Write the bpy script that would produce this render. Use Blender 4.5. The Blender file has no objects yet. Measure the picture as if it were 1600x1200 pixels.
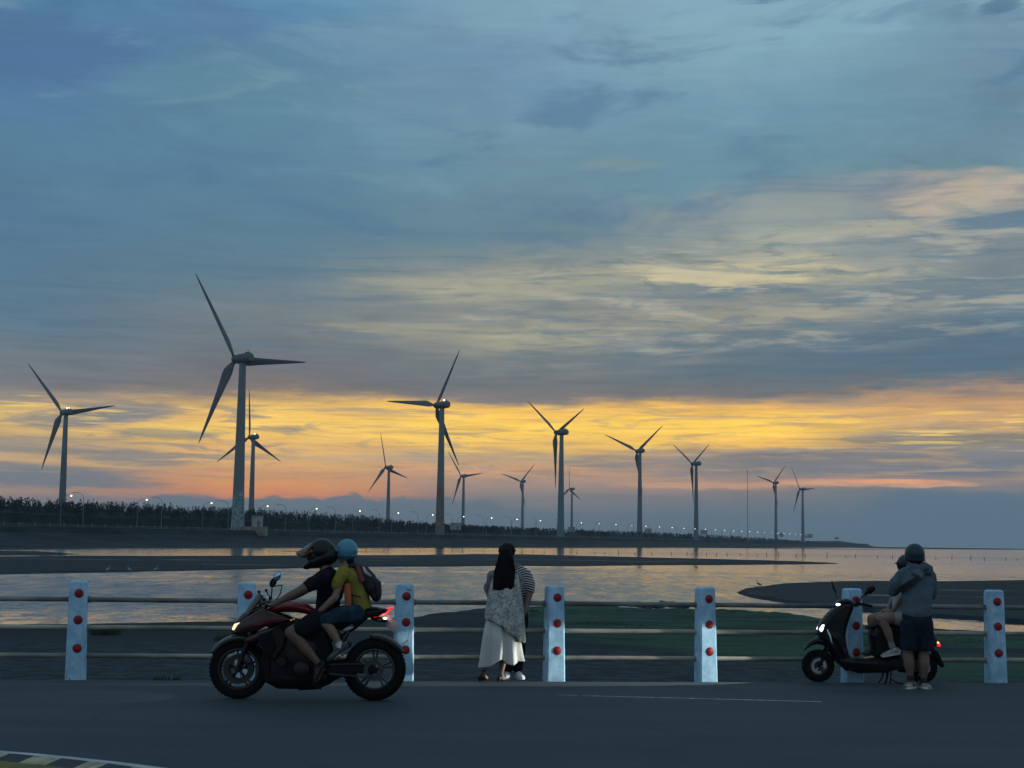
import bpy, bmesh, math, random
from math import sin, cos, pi, radians, atan2, sqrt, exp
from mathutils import Vector, Matrix, noise as mnoise
random.seed(7)
sc = bpy.context.scene

# ------------------------------------------------------------------ camera
CAM_H = 1.7; FPX = 2400.0; PITCH = math.atan(244.5/2400.0); ROLL = radians(0.77)
cam_data = bpy.data.cameras.new('camera'); cam = bpy.data.objects.new('camera', cam_data)
sc.collection.objects.link(cam); sc.camera = cam
cam_data.sensor_width = 36.0; cam_data.lens = 36.0*FPX/1600.0
cam_data.clip_start = 0.1; cam_data.clip_end = 20000
CAMROT = Matrix.Rotation(pi/2+PITCH, 4, 'X') @ Matrix.Rotation(ROLL, 4, 'Z')
cam.matrix_world = Matrix.Translation((0, 0, CAM_H)) @ CAMROT

def ray(px, py):
    return (CAMROT.to_3x3() @ Vector(((px-800)/FPX, -(py-600)/FPX, -1.0))).normalized()
def gp(px, py, z=0.0):            # where the sight line through a photo pixel meets the level z
    d = ray(px, py); t = (z-CAM_H)/d.z
    return Vector((0, 0, CAM_H)) + d*t
def pp(px, py, Y):                # ... or the upright plane at distance Y
    d = ray(px, py); return Vector((0, 0, CAM_H)) + d*(Y/d.y)

# ------------------------------------------------------------------ world (dusk sky with cloud decks)
world = bpy.data.worlds.new('World'); sc.world = world; world.use_nodes = True
NT = world.node_tree; NT.nodes.clear()
def lin(c):
    def f(v):
        v = v/255.0
        return v/12.92 if v <= .04045 else ((v+.055)/1.055)**2.4
    return tuple(f(v) for v in c)
class G:
    def __init__(s, nt): s.nt = nt
    def n(s, t, **kw):
        nd = s.nt.nodes.new(t)
        for k, v in kw.items(): setattr(nd, k, v)
        return nd
    def _in(s, sock, v):
        if isinstance(v, bpy.types.NodeSocket): s.nt.links.new(v, sock)
        elif v is not None:
            try: sock.default_value = v
            except Exception: sock.default_value = tuple(v)+(1.0,)
    def m(s, op, a, b=None, c=None, clamp=False):
        nd = s.n('ShaderNodeMath', operation=op, use_clamp=clamp)
        s._in(nd.inputs[0], a); s._in(nd.inputs[1], b)
        if c is not None: s._in(nd.inputs[2], c)
        return nd.outputs[0]
    def mr(s, v, a, b, lo=0.0, hi=1.0, smooth=True):
        nd = s.n('ShaderNodeMapRange', interpolation_type='SMOOTHSTEP' if smooth else 'LINEAR')
        for i, x in enumerate((v, a, b, lo, hi)): s._in(nd.inputs[i], x)
        return nd.outputs[0]
    def xyz(s, x, y, z):
        nd = s.n('ShaderNodeCombineXYZ')
        for i, v in enumerate((x, y, z)): s._in(nd.inputs[i], v)
        return nd.outputs[0]
    def noise(s, vec, scale=1.0, detail=4.0, rough=.55, dist=0.0, dim='3D'):
        nd = s.n('ShaderNodeTexNoise', noise_dimensions=dim)
        s._in(nd.inputs['Vector'], vec); s._in(nd.inputs['Scale'], scale); s._in(nd.inputs['Detail'], detail)
        s._in(nd.inputs['Roughness'], rough); s._in(nd.inputs['Distortion'], dist)
        return nd.outputs[0]
    def mix(s, f, a, b, mode='MIX'):
        nd = s.n('ShaderNodeMix', data_type='RGBA', blend_type=mode)
        s._in(nd.inputs[0], f); s._in(nd.inputs[6], a); s._in(nd.inputs[7], b)
        return nd.outputs[2]
    def ramp(s, f, stops, interp='LINEAR'):
        nd = s.n('ShaderNodeValToRGB'); cr = nd.color_ramp; cr.interpolation = interp
        cr.elements[0].position = stops[0][0]; cr.elements[0].color = tuple(stops[0][1])+(1,)
        cr.elements[1].position = stops[-1][0]; cr.elements[1].color = tuple(stops[-1][1])+(1,)
        for p, c in stops[1:-1]:
            e = cr.elements.new(p); e.color = tuple(c)+(1,)
        s._in(nd.inputs[0], f); return nd.outputs[0]

SUN_AZ, SUN_EL = 1.5, 3.0        # degrees: right of the view axis, above the horizon
g = G(NT)
tc = g.n('ShaderNodeTexCoord').outputs['Generated']
sep = g.n('ShaderNodeSeparateXYZ'); NT.links.new(tc, sep.inputs[0]); dx, dy, dz = sep.outputs
az = g.m('MULTIPLY', g.m('ARCTAN2', dx, dy), 180/pi)
el = g.m('MULTIPLY', g.m('ARCSINE', dz), 180/pi)
def HZ(x): return 844.5 + .0135*(x-800)
def px2az(x): return (x-800)/FPX*180/pi*1.0
def py2el(x, y): return (math.atan((600-(y-HZ(x)+844.5))/FPX)+PITCH)*180/pi
def px2azt(x): return math.atan((x-800)/FPX)*180/pi
# noise used to bend the decks and to draw their streaks
def nz(sa, se, scale, off, detail=5, rough=.55, dist=0.0):
    return g.noise(g.xyz(g.m('MULTIPLY_ADD', az, sa, off), g.m('MULTIPLY_ADD', el, se, off*1.7), off), scale, detail, rough, dist)
w1 = g.m('SUBTRACT', nz(.10, .55, 1.0, 3.1, 6, .6), .5)
w2 = g.m('SUBTRACT', nz(.35, 2.2, 1.0, 17.3, 5, .60, .35), .5)
w4 = g.m('SUBTRACT', nz(.55, 5.5, 1.0, 91.0, 5, .62, .5), .5)
w3 = g.m('SUBTRACT', nz(.12, .14, 1.0, 41.0, 4, .55, .3), .5)
hi_el = g.mr(el, 1.6, 7.0, .6, 1.0)
warp = g.m('ADD', g.m('MULTIPLY', g.m('MULTIPLY_ADD', w1, 1.6, g.m('MULTIPLY_ADD', w2, .9, g.m('MULTIPLY', w4, .55))), hi_el), g.m('MULTIPLY', w3, g.mr(el, 6.0, 16.0, 0.0, 4.5)))
elw = g.m('ADD', el, warp)
EMAX = 24.0
def column(x, stops):
    out = []
    for y, c in sorted(stops, key=lambda t: -t[0]):
        e = py2el(x, y)/EMAX
        out.append((min(max(e, 0), 1), lin(c)))
    return out
COL = {
 0: [(0,(84,134,168)),(60,(84,126,162)),(120,(80,118,158)),(180,(84,124,158)),(250,(88,128,155)),(350,(86,122,150)),(450,(90,124,147)),(520,(96,122,140)),(575,(116,125,132)),(612,(120,122,126)),(636,(135,130,124)),(652,(205,172,112)),(672,(205,172,112)),(690,(165,145,118)),(705,(165,148,122)),(722,(205,168,120)),(735,(118,125,133)),(758,(125,128,132)),(770,(172,142,125)),(786,(112,120,130)),(850,(92,110,125))],
 400: [(0,(98,150,182)),(60,(92,132,165)),(150,(98,140,160)),(250,(92,132,158)),(350,(92,128,150)),(420,(96,125,142)),(500,(120,130,135)),(540,(114,122,128)),(590,(118,118,122)),(612,(132,122,116)),(636,(232,185,98)),(675,(240,195,100)),(700,(220,172,105)),(718,(228,180,105)),(738,(208,155,110)),(756,(230,158,96)),(774,(226,142,92)),(781,(120,120,128)),(850,(95,112,128))],
 800: [(0,(130,165,185)),(100,(112,146,175)),(200,(115,150,170)),(300,(106,140,156)),(380,(105,135,148)),(425,(140,145,140)),(452,(168,166,146)),(480,(132,137,136)),(520,(155,155,140)),(560,(120,128,130)),(600,(112,117,121)),(625,(132,125,120)),(640,(240,188,92)),(670,(250,205,85)),(700,(238,190,95)),(715,(180,155,120)),(735,(212,160,120)),(750,(168,145,130)),(775,(135,130,130)),(800,(105,118,128)),(850,(100,115,125))],
 1200: [(0,(132,167,187)),(80,(130,170,186)),(150,(115,155,175)),(220,(106,145,165)),(290,(108,145,160)),(330,(145,155,155)),(370,(150,160,155)),(405,(150,155,148)),(430,(200,190,155)),(446,(165,165,145)),(465,(116,131,139)),(500,(155,153,140)),(530,(110,125,135)),(590,(95,115,128)),(612,(118,118,118)),(630,(165,142,118)),(645,(232,180,95)),(670,(255,208,84)),(697,(240,188,92)),(710,(122,120,122)),(740,(124,124,128)),(755,(188,146,125)),(766,(140,130,128)),(790,(115,122,130)),(850,(100,118,130))],
 1600: [(0,(130,170,190)),(60,(137,172,188)),(100,(118,150,172)),(200,(106,140,160)),(280,(112,143,155)),(305,(182,170,155)),(335,(150,148,148)),(360,(105,130,148)),(400,(130,140,145)),(450,(120,135,142)),(520,(94,119,138)),(590,(90,115,130)),(608,(128,125,125)),(640,(210,160,110)),(670,(198,158,110)),(690,(135,130,120)),(710,(124,124,126)),(740,(110,118,128)),(755,(150,134,128)),(770,(110,122,132)),(785,(94,118,135)),(850,(90,113,126))]}
xs = sorted(COL)
fac = g.m('DIVIDE', elw, EMAX)
azw = g.m('ADD', az, g.m('MULTIPLY', w3, 9.0))
col = None
for i, x in enumerate(xs):
    r = g.ramp(fac, column(x, COL[x]))
    col = r if i == 0 else g.mix(g.mr(azw, px2azt(xs[i-1]), px2azt(x)), col, r)
# separate cloud shapes: (x, y, half width, half height, tilt, colour, strength)
GL = 1.0
BN = g.m('MULTIPLY_ADD', w2, -3.6, g.m('MULTIPLY', w4, -3.2))
def blob(col, x, y, sx, sy, tilt, c, k, soft=.85):
    a0 = px2azt(x); e0 = py2el(x, y); D = 41.9
    da = g.m('SUBTRACT', az, a0); de = g.m('SUBTRACT', g.m('MULTIPLY_ADD', warp, .28, el), e0)
    de = g.m('SUBTRACT', de, g.m('MULTIPLY', da, tilt))
    q = g.m('ADD', g.m('POWER', g.m('ABSOLUTE', g.m('DIVIDE', da, sx/D)), 2.0), g.m('POWER', g.m('ABSOLUTE', g.m('DIVIDE', de, sy/D)), 2.0))
    q = g.m('ADD', q, BN)
    return g.mix(g.m('MULTIPLY', g.mr(q, 1.0+soft, 1.0-soft), k), col, lin(c))
B = [
 (170,652,95,17,.10,(126,126,128),.95), (90,662,60,10,0,(135,128,120),.7), (190,715,75,13,-.12,(130,128,126),.9), (320,716,120,5,.02,(140,132,124),.8),
 (265,680,85,8,0,(150,140,115),.85), (450,671,45,5,0,(165,150,115),.8), (60,700,90,12,0,(150,138,124),.6), (100,748,150,14,-.06,(122,126,132),.9),
 (560,718,170,7,0,(190,160,125),.7), (660,716,90,6,0,(170,150,128),.7), (1290,668,60,3.5,0,(205,165,95),.6), (1480,690,130,6,.02,(125,120,112),.85),
 (1330,718,150,14,0,(124,121,122),.8), (1010,722,130,9,0,(140,130,124),.8), (1070,757,110,5,0,(205,160,130),.8), (1370,757,140,6,0,(222,165,130),.95),
 (1400,755,60,3,0,(240,170,125),.9), (960,775,80,5,0,(120,124,128),.5), (1120,438,110,17,-.02,(212,200,160),.85), (1060,425,90,10,-.05,(200,192,158),.6),
 (740,450,150,12,-.04,(170,166,145),.6), (600,512,110,9,.03,(165,160,142),.65), (830,525,90,20,0,(168,165,142),.6), (1240,492,90,9,0,(170,166,148),.7),
 (1450,492,90,9,0,(160,160,148),.6), (1500,330,80,22,.06,(190,178,160),.75), (1400,370,90,14,0,(180,174,155),.7), (1200,382,100,14,.03,(165,170,155),.7),
 (1560,368,60,20,0,(105,130,148),.8), (1500,413,70,5,0,(110,130,140),.7), (1460,560,210,40,0,(88,112,130),.6), (1000,612,190,10,0,(118,118,120),.6),
 (1300,600,200,12,0,(104,116,124),.6), (330,50,70,18,.05,(90,125,160),.6), (90,110,110,35,.05,(80,115,155),.7), (260,145,110,24,0,(98,140,160),.45),
 (1210,5,60,12,0,(95,128,155),.8), (1590,45,35,14,.3,(90,125,150),.8), (1490,50,40,16,.2,(112,148,170),.7), (800,30,90,30,0,(122,160,180),.6),
 (960,255,60,10,0,(125,150,155),.6), (650,180,170,20,0,(110,145,170),.45), (750,210,120,14,0,(115,148,168),.5), (1130,60,150,30,0,(132,168,184),.6)]
for b in B: col = blob(col, *b)
# broken decks: pale wisps at mid height, grey and golden streaks inside the glow
def layer(col, n, lo, hi, mask, c, k):
    return g.mix(g.m('MULTIPLY', g.m('MULTIPLY', g.mr(n, lo, hi), mask), k), col, lin(c))
def band(v, a, b, c, d): return g.m('MULTIPLY', g.mr(v, a, b), g.mr(v, d, c))
tl = g.m('MULTIPLY_ADD', az, -.10, el)
na = nz(.20, 1.35, 1.0, 131.0, 9, .60, .35); nb = nz(.17, 2.7, 1.0, 151.0, 8, .62, .7); nc_ = nz(.30, 5.0, 1.0, 171.0, 7, .62, .35); nd = nz(.55, 2.2, 1.0, 191.0, 8, .62, .55)
mid = g.m('MULTIPLY', band(tl, 5.4, 6.6, 9.5, 11.5), g.mr(az, -7.0, 4.0))
col = layer(col, na, .50, .64, mid, (186,182,164), .62)
col = layer(col, nc_, .55, .72, mid, (204,198,176), .30)
col = layer(col, nd, .52, .64, mid, (108,128,138), .55)
glow = band(el, 1.9, 2.5, 4.7, 5.3)
gl2 = g.m('MULTIPLY', glow, g.mr(az, 4.0, -16.0, .6, 1.0))
col = layer(col, nb, .52, .62, gl2, (140,132,124), .82)
col = layer(col, nd, .56, .68, gl2, (132,130,130), .6)
col = layer(col, nc_, .53, .66, band(el, 3.2, 3.8, 4.7, 5.2), (255,214,104), .55)
col = layer(col, nc_, .50, .36, glow, (196,158,112), .45)
col = layer(col, na, .50, .62, band(el, 4.9, 5.6, 6.6, 7.4), (108,112,118), .5)
col = layer(col, nb, .50, .64, band(el, 6.2, 7.4, 10.0, 13.0), (84,116,138), .45)
ne = nz(.13, .5, 1.0, 211.0, 8, .6, .7)
col = layer(col, ne, .50, .66, g.mr(el, 9.0, 12.0), (82,117,152), .5)
col = layer(col, ne, .46, .32, g.mr(el, 11.0, 14.0), (126,160,176), .4)
# fine streaks over everything, weaker high up
st = nz(.22, 3.4, 1.3, 77.0, 6, .62, .4)
lowm = g.mr(el, 1.4, 3.2, 0.0, 1.0)
amp = g.m('MULTIPLY', g.mr(el, 4.0, 12.0, .26, .06), lowm)
mul = g.m('MULTIPLY_ADD', g.m('SUBTRACT', st, .5), g.m('MULTIPLY', amp, 2.4), 1.0)
cl = nz(.16, .38, 1.0, 55.0, 6, .6, .5)
mul = g.m('MULTIPLY', mul, g.m('MULTIPLY_ADD', g.m('SUBTRACT', cl, .5), g.mr(el, 5.0, 14.0, .10, .42), 1.0))
mul = g.m('MULTIPLY', mul, g.m('MULTIPLY_ADD', g.m('MULTIPLY', g.mr(el, 1.8, 3.2), g.mr(el, 5.6, 4.6)), .16, 1.0))
vm = g.n('ShaderNodeVectorMath', operation='SCALE'); NT.links.new(col, vm.inputs[0]); NT.links.new(mul, vm.inputs['Scale'])
col = vm.outputs[0]
# low cumulus bank with a lumpy top, in front of the glow
lump = g.noise(g.xyz(g.m('MULTIPLY', az, 1.1), g.m('MULTIPLY', el, 1.8), 9.0), 1.0, 6, .62)
top = g.ramp(g.m('DIVIDE', g.m('ADD', az, 20.0), 40.0), [
    ((px2azt(x)+20)/40, (v/10,)*3) for x, v in ((0,.5),(215,.9),(250,1.5),(330,1.38),(420,1.5),(500,1.4),(545,1.62),(600,1.5),(700,1.5),(760,1.55),(800,1.2),(900,1.0),(1080,1.35),(1150,1.2),(1230,1.45),(1330,1.3),(1380,2.05),(1450,2.2),(1530,1.95),(1600,1.9))])
topv = g.m('MULTIPLY', top, 10.0)
dlt = g.m('SUBTRACT', g.m('ADD', topv, g.m('MULTIPLY', g.m('SUBTRACT', lump, .5), .8)), el)
bank = g.mr(dlt, -.03, g.mr(az, px2azt(700), px2azt(1000), .06, .35))
bcol = g.mix(g.mr(el, 0.0, 2.0), lin((94,112,126)), lin((112,121,130)))
bcol = g.mix(g.mr(az, px2azt(900), px2azt(1500)), bcol, lin((93,117,134)))
col = g.mix(g.m('MULTIPLY', bank, g.mr(az, px2azt(700), px2azt(1000), .84, .75)), col, bcol)
# the part of the sky outside the sunset: brighter blue dusk overhead and behind
sky = g.n('ShaderNodeTexSky', sky_type='NISHITA', sun_disc=False)
sky.sun_elevation = radians(SUN_EL); sky.sun_rotation = radians(SUN_AZ); sky.altitude = 0; sky.air_density = 1.2; sky.dust_density = 1.5
over = g.mix(g.mr(dy, .6, -.5), lin((118,155,182)), (.27,.355,.44))
sk = g.n('ShaderNodeVectorMath', operation='SCALE'); NT.links.new(sky.outputs[0], sk.inputs[0]); sk.inputs['Scale'].default_value = .05
ov = g.n('ShaderNodeVectorMath', operation='ADD'); NT.links.new(over, ov.inputs[0]); NT.links.new(sk.outputs[0], ov.inputs[1])
side = g.m('MAXIMUM', g.mr(el, 20.0, 34.0), g.mr(g.m('ABSOLUTE', az), 24.0, 60.0))
col = g.mix(side, col, ov.outputs[0])
bg = g.n('ShaderNodeBackground'); NT.links.new(col, bg.inputs[0]); bg.inputs[1].default_value = 1.0
wo = g.n('ShaderNodeOutputWorld'); NT.links.new(bg.outputs[0], wo.inputs[0])
world.cycles.sampling_method = 'MANUAL'; world.cycles.sample_map_resolution = 512

# ------------------------------------------------------------------ sun (behind the clouds, low and weak)
sun_d = bpy.data.lights.new('sun', 'SUN'); sun = bpy.data.objects.new('sun', sun_d); sc.collection.objects.link(sun)
sun_d.energy = 0.05; sun_d.angle = radians(70); sun_d.color = (1.0, .72, .42)
sv = Vector((sin(radians(SUN_AZ))*cos(radians(SUN_EL)), cos(radians(SUN_AZ))*cos(radians(SUN_EL)), sin(radians(SUN_EL))))
sun.rotation_euler = sv.to_track_quat('Z', 'Y').to_euler()
sc.view_settings.view_transform = 'Standard'; sc.view_settings.look = 'None'
sc.view_settings.exposure = 0.0; sc.view_settings.gamma = 1.0; sc.view_settings.use_curve_mapping = False
sc.cycles.max_bounces = 5; sc.cycles.diffuse_bounces = 2; sc.cycles.glossy_bounces = 3; sc.cycles.volume_bounces = 0
sc.cycles.use_denoising = True

# ------------------------------------------------------------------ materials
def mat(name, c, rough=.7, metal=0.0, var=.15, scale=6.0, bump=0.0, bscale=40.0, c2=None, spec=.5, emit=None, es=0.0, alpha=None, obj=True, stretch=(1,1,1), detail=5):
    m = bpy.data.materials.new(name); m.use_nodes = True; nt = m.node_tree; k = G(nt)
    b = nt.nodes['Principled BSDF']
    co = k.n('ShaderNodeTexCoord').outputs['Object']
    mp = k.n('ShaderNodeMapping'); nt.links.new(co, mp.inputs[0]); mp.inputs['Scale'].default_value = stretch
    co = mp.outputs[0]
    f = k.noise(co, scale, detail, .6)
    c2 = c2 or tuple(v*(1-var*1.6) for v in c); c1 = tuple(min(v*(1+var), 1) for v in c)
    colr = k.mix(k.mr(f, .35, .68), c2, c1)
    nt.links.new(colr, b.inputs['Base Color'])
    b.inputs['Roughness'].default_value = rough; b.inputs['Metallic'].default_value = metal
    b.inputs['Specular IOR Level'].default_value = spec
    if bump:
        bn = k.n('ShaderNodeBump'); bn.inputs['Strength'].default_value = bump; bn.inputs['Distance'].default_value = .02
        nt.links.new(k.noise(co, bscale, 4, .6), bn.inputs['Height']); nt.links.new(bn.outputs[0], b.inputs['Normal'])
    if emit:
        b.inputs['Emission Color'].default_value = tuple(emit)+(1,); b.inputs['Emission Strength'].default_value = es
    if alpha is not None: b.inputs['Alpha'].default_value = alpha
    return m

# ------------------------------------------------------------------ mesh helpers
class MB:
    def __init__(s): s.v = []; s.f = []; s.mi = []
    def add(s, vs, fs, m=0):
        o = len(s.v); s.v += [Vector(v) for v in vs]
        for f in fs: s.f.append([i+o for i in f]); s.mi.append(m)
        return s
    def box(s, c, size, R=None, m=0, bev=0.0):
        c = Vector(c); hx, hy, hz = [v/2 for v in size]; b = min(bev, hx*.9, hy*.9, hz*.9)
        if b <= 0:
            vs = [Vector((x*hx, y*hy, z*hz)) for x in (-1,1) for y in (-1,1) for z in (-1,1)]
            fs = [(0,1,3,2),(4,6,7,5),(0,4,5,1),(2,3,7,6),(0,2,6,4),(1,5,7,3)]
        else:
            bm = bmesh.new(); bmesh.ops.create_cube(bm, size=1.0)
            for v in bm.verts: v.co = Vector((v.co.x*size[0], v.co.y*size[1], v.co.z*size[2]))
            bmesh.ops.bevel(bm, geom=list(bm.edges), offset=b, segments=2, affect='EDGES', profile=.5)
            bm.verts.index_update(); vs = [v.co.copy() for v in bm.verts]; fs = [[v.index for v in f.verts] for f in bm.faces]; bm.free()
        if R is not None: vs = [R @ v for v in vs]
        return s.add([c+v for v in vs], fs, m)
    SIDE = (0,-1,0)
    def loft(s, st, n=12, side=None, caps=True, m=0, round_caps=False):
        side = side or MB.SIDE
        # st: list of (centre, rx, ry): rx along 'side', ry across it
        P = [Vector(a[0]) for a in st]; rx = [a[1] for a in st]; ry = [a[2] for a in st]
        if round_caps:
            def cap(p, d, a, b):
                return [(p+d*max(a,b)*k1, a*k2, b*k2) for k1, k2 in ((.45,.88),(.8,.58),(.97,.2))]
            d0 = (P[0]-P[1]).normalized(); d1 = (P[-1]-P[-2]).normalized()
            h = cap(P[0], d0, rx[0], ry[0])[::-1]; t = cap(P[-1], d1, rx[-1], ry[-1])
            seq = h+list(zip(P, rx, ry))+t
            P = [a[0] for a in seq]; rx = [a[1] for a in seq]; ry = [a[2] for a in seq]
        side = Vector(side); rings = []; k = len(P); vs = []
        for i in range(k):
            t = (P[min(i+1, k-1)]-P[max(i-1, 0)])
            if t.length < 1e-9: t = Vector((0,0,1))
            t.normalize(); a = side-t*side.dot(t)
            if a.length < 1e-4: a = t.orthogonal()
            a.normalize(); b = t.cross(a)
            for j in range(n):
                th = 2*pi*j/n
                vs.append(P[i]+a*(rx[i]*cos(th))+b*(ry[i]*sin(th)))
        fs = []
        for i in range(k-1):
            for j in range(n):
                fs.append((i*n+j, i*n+(j+1)%n, (i+1)*n+(j+1)%n, (i+1)*n+j))
        if caps: fs.append(tuple(range(n-1, -1, -1))); fs.append(tuple((k-1)*n+j for j in range(n)))
        return s.add(vs, fs, m)
    def tube(s, pts, r, n=8, m=0, caps=True, rc=False):
        rr = r if isinstance(r, (list, tuple)) else [r]*len(pts)
        return s.loft([(p, q, q) for p, q in zip(pts, rr)], n=n, side=(.123,-.99,.07), caps=caps, m=m, round_caps=rc)
    def cap(s, p0, p1, r0, r1=None, n=12, m=0):
        r1 = r0 if r1 is None else r1
        return s.tube([p0, Vector(p0).lerp(Vector(p1), .5), p1], [r0, (r0+r1)/2, r1], n, m, True, True)
    def ell(s, c, r, R=None, nu=16, nv=10, m=0):
        c = Vector(c); vs = []; fs = []
        if not isinstance(r, (tuple, list)): r = (r, r, r)
        for i in range(1, nv):
            ph = pi*i/nv
            for j in range(nu):
                th = 2*pi*j/nu; v = Vector((r[0]*sin(ph)*cos(th), r[1]*sin(ph)*sin(th), r[2]*cos(ph)))
                vs.append(c+(R @ v if R is not None else v))
        tp = Vector((0,0,r[2])); top_ = c+(R @ tp if R is not None else tp); bot = c-(R @ tp if R is not None else tp)
        for i in range(nv-2):
            for j in range(nu): fs.append((i*nu+j, (i+1)*nu+j, (i+1)*nu+(j+1)%nu, i*nu+(j+1)%nu))
        vs += [top_, bot]; a = len(vs)-2
        for j in range(nu):
            fs.append((a, j, (j+1)%nu)); fs.append((a+1, (nv-2)*nu+(j+1)%nu, (nv-2)*nu+j))
        return s.add(vs, fs, m)
    def lathe(s, prof, n=24, c=(0,0,0), axis='Z', m=0, closed=False):
        # prof: (radius, along)
        c = Vector(c); vs = []; fs = []; k = len(prof)
        for (r, h) in prof:
            for j in range(n):
                th = 2*pi*j/n; a, b = r*cos(th), r*sin(th)
                vs.append(c+Vector({'Z': (a,b,h), 'Y': (a,h,b), 'X': (h,a,b)}[axis]))
        R = k if closed else k-1
        for i in range(R):
            for j in range(n):
                i2 = (i+1)%k
                fs.append((i*n+j, i*n+(j+1)%n, i2*n+(j+1)%n, i2*n+j))
        if not closed:
            if prof[0][0] > 1e-6: fs.append(tuple(range(n)))
            if prof[-1][0] > 1e-6: fs.append(tuple((k-1)*n+j for j in range(n)))
        return s.add(vs, fs, m)
    def prism(s, out, y0, y1, bev=0.0, m=0, inset=None):
        # outline in x,z; thickness along y; edges drawn in by bev
        n = len(out); cx = sum(p[0] for p in out)/n; cz = sum(p[1] for p in out)/n
        def sh(d):
            r = []
            ar = sum(out[i][0]*out[(i+1)%n][1]-out[(i+1)%n][0]*out[i][1] for i in range(n)); sg = 1 if ar > 0 else -1
            for i in range(n):
                a, b, c = Vector(out[i-1]), Vector(out[i]), Vector(out[(i+1)%n])
                e1 = (b-a).normalized(); e2 = (c-b).normalized()
                nn = Vector((-e1.y-e2.y, e1.x+e2.x))*sg
                if nn.length > 1e-6: nn.normalize()
                r.append(b+nn*d)
            return r
        if bev > 0: layers = [(y0, sh(bev)), (y0+bev*.6 if y1 > y0 else y0-bev*.6, sh(bev*.25)), (y0+bev*1.3, out), (y1-bev*1.3, out), (y1-bev*.6, sh(bev*.25)), (y1, sh(bev))]
        else: layers = [(y0, out), (y1, out)]
        vs = []; fs = []
        for y, o in layers: vs += [Vector((p[0], y, p[1])) for p in o]
        for i in range(len(layers)-1):
            for j in range(n): fs.append((i*n+j, i*n+(j+1)%n, (i+1)*n+(j+1)%n, (i+1)*n+j))
        fs.append(tuple(range(n))); fs.append(tuple((len(layers)-1)*n+j for j in range(n-1, -1, -1)))
        return s.add(vs, fs, m)
    def build(s, name, mats, parent=None, smooth=True, loc=None, fix=True, angle=40):
        me = bpy.data.meshes.new(name)
        me.from_pydata([tuple(v) for v in s.v], [], s.f)
        if not isinstance(mats, (list, tuple)): mats = [mats]
        for q in mats: me.materials.append(q)
        me.polygons.foreach_set('material_index', s.mi)
        if fix:
            bm = bmesh.new(); bm.from_mesh(me); bmesh.ops.recalc_face_normals(bm, faces=bm.faces)
            for e in bm.edges:
                if len(e.link_faces) == 2 and e.calc_face_angle(0) > radians(angle): e.smooth = False
            bm.to_mesh(me); bm.free()
        me.polygons.foreach_set('use_smooth', [smooth]*len(me.polygons)); me.update()
        o = bpy.data.objects.new(name, me); sc.collection.objects.link(o)
        if parent is not None: o.parent = parent
        if loc is not None: o.location = loc
        return o
def soften(o, voxel, it=3, f=.5):
    r = o.modifiers.new('remesh', 'REMESH'); r.mode = 'VOXEL'; r.voxel_size = voxel; r.use_smooth_shade = True
    s = o.modifiers.new('smooth', 'SMOOTH'); s.iterations = it; s.factor = f
    return o
_wt = bpy.data.textures.new('cloth_creases', 'CLOUDS'); _wt.noise_scale = .075; _wt.noise_depth = 2
_wt2 = bpy.data.textures.new('cloth_folds', 'CLOUDS'); _wt2.noise_scale = .16; _wt2.noise_depth = 1
def crease(o, s=.011):
    for t, k in ((_wt2, 1.3), (_wt, .9)):
        d = o.modifiers.new('creases', 'DISPLACE'); d.texture = t; d.strength = s*k; d.mid_level = .5; d.texture_coords = 'LOCAL'
    return o
def tag(o, label=None, cat=None, group=None, kind=None):
    if label: o['label'] = label
    if cat: o['category'] = cat
    if group: o['group'] = group
    if kind: o['kind'] = kind
    return o
def empty(name, loc, label, cat, group=None, rz=0.0):
    o = bpy.data.objects.new(name, None); sc.collection.objects.link(o); o.location = loc; o.rotation_euler = (0, 0, rz)
    o.empty_display_size = .2
    return tag(o, label, cat, group)
def copy_tree(o, parent=None):
    c = o.copy(); sc.collection.objects.link(c); c.parent = parent
    for ch in list(o.children): copy_tree(ch, c)
    return c

# ------------------------------------------------------------------ ground materials
M = {}
def shore_mat(name, c1, c2, sx, sy, rough, bump=.6, wet=None, wetrough=.12, wet_lo=.6):
    m = bpy.data.materials.new(name); m.use_nodes = True; nt = m.node_tree; k = G(nt); b = nt.nodes['Principled BSDF']
    co = k.n('ShaderNodeNewGeometry').outputs['Position']
    mp = k.n('ShaderNodeMapping'); nt.links.new(co, mp.inputs[0]); mp.inputs['Scale'].default_value = (sx, sy, 1)
    f = k.noise(mp.outputs[0], 1.0, 7, .62); fine = k.noise(co, 2.5, 6, .65)
    c = k.mix(k.mr(f, .36, .64), c1, c2); c = k.mix(k.mr(fine, .3, .7), c, tuple(v*.72 for v in c1))
    nt.links.new(c, b.inputs['Base Color'])
    if wet:
        w = k.noise(mp.outputs[0], wet, 5, .6); nt.links.new(k.mr(w, wet_lo, wet_lo+.05, rough, wetrough), b.inputs['Roughness'])
    else: b.inputs['Roughness'].default_value = rough
    b.inputs['Specular IOR Level'].default_value = .14
    bn = k.n('ShaderNodeBump'); bn.inputs['Strength'].default_value = bump; bn.inputs['Distance'].default_value = .06
    nt.links.new(fine, bn.inputs['Height']); nt.links.new(bn.outputs[0], b.inputs['Normal'])
    return m
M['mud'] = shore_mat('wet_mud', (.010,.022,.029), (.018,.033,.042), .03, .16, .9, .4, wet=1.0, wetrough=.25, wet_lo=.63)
M['mudfar'] = shore_mat('mud_far', (.016,.028,.035), (.028,.043,.052), .004, .03, .85, .3, wet=1.0, wet_lo=.66)
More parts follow.
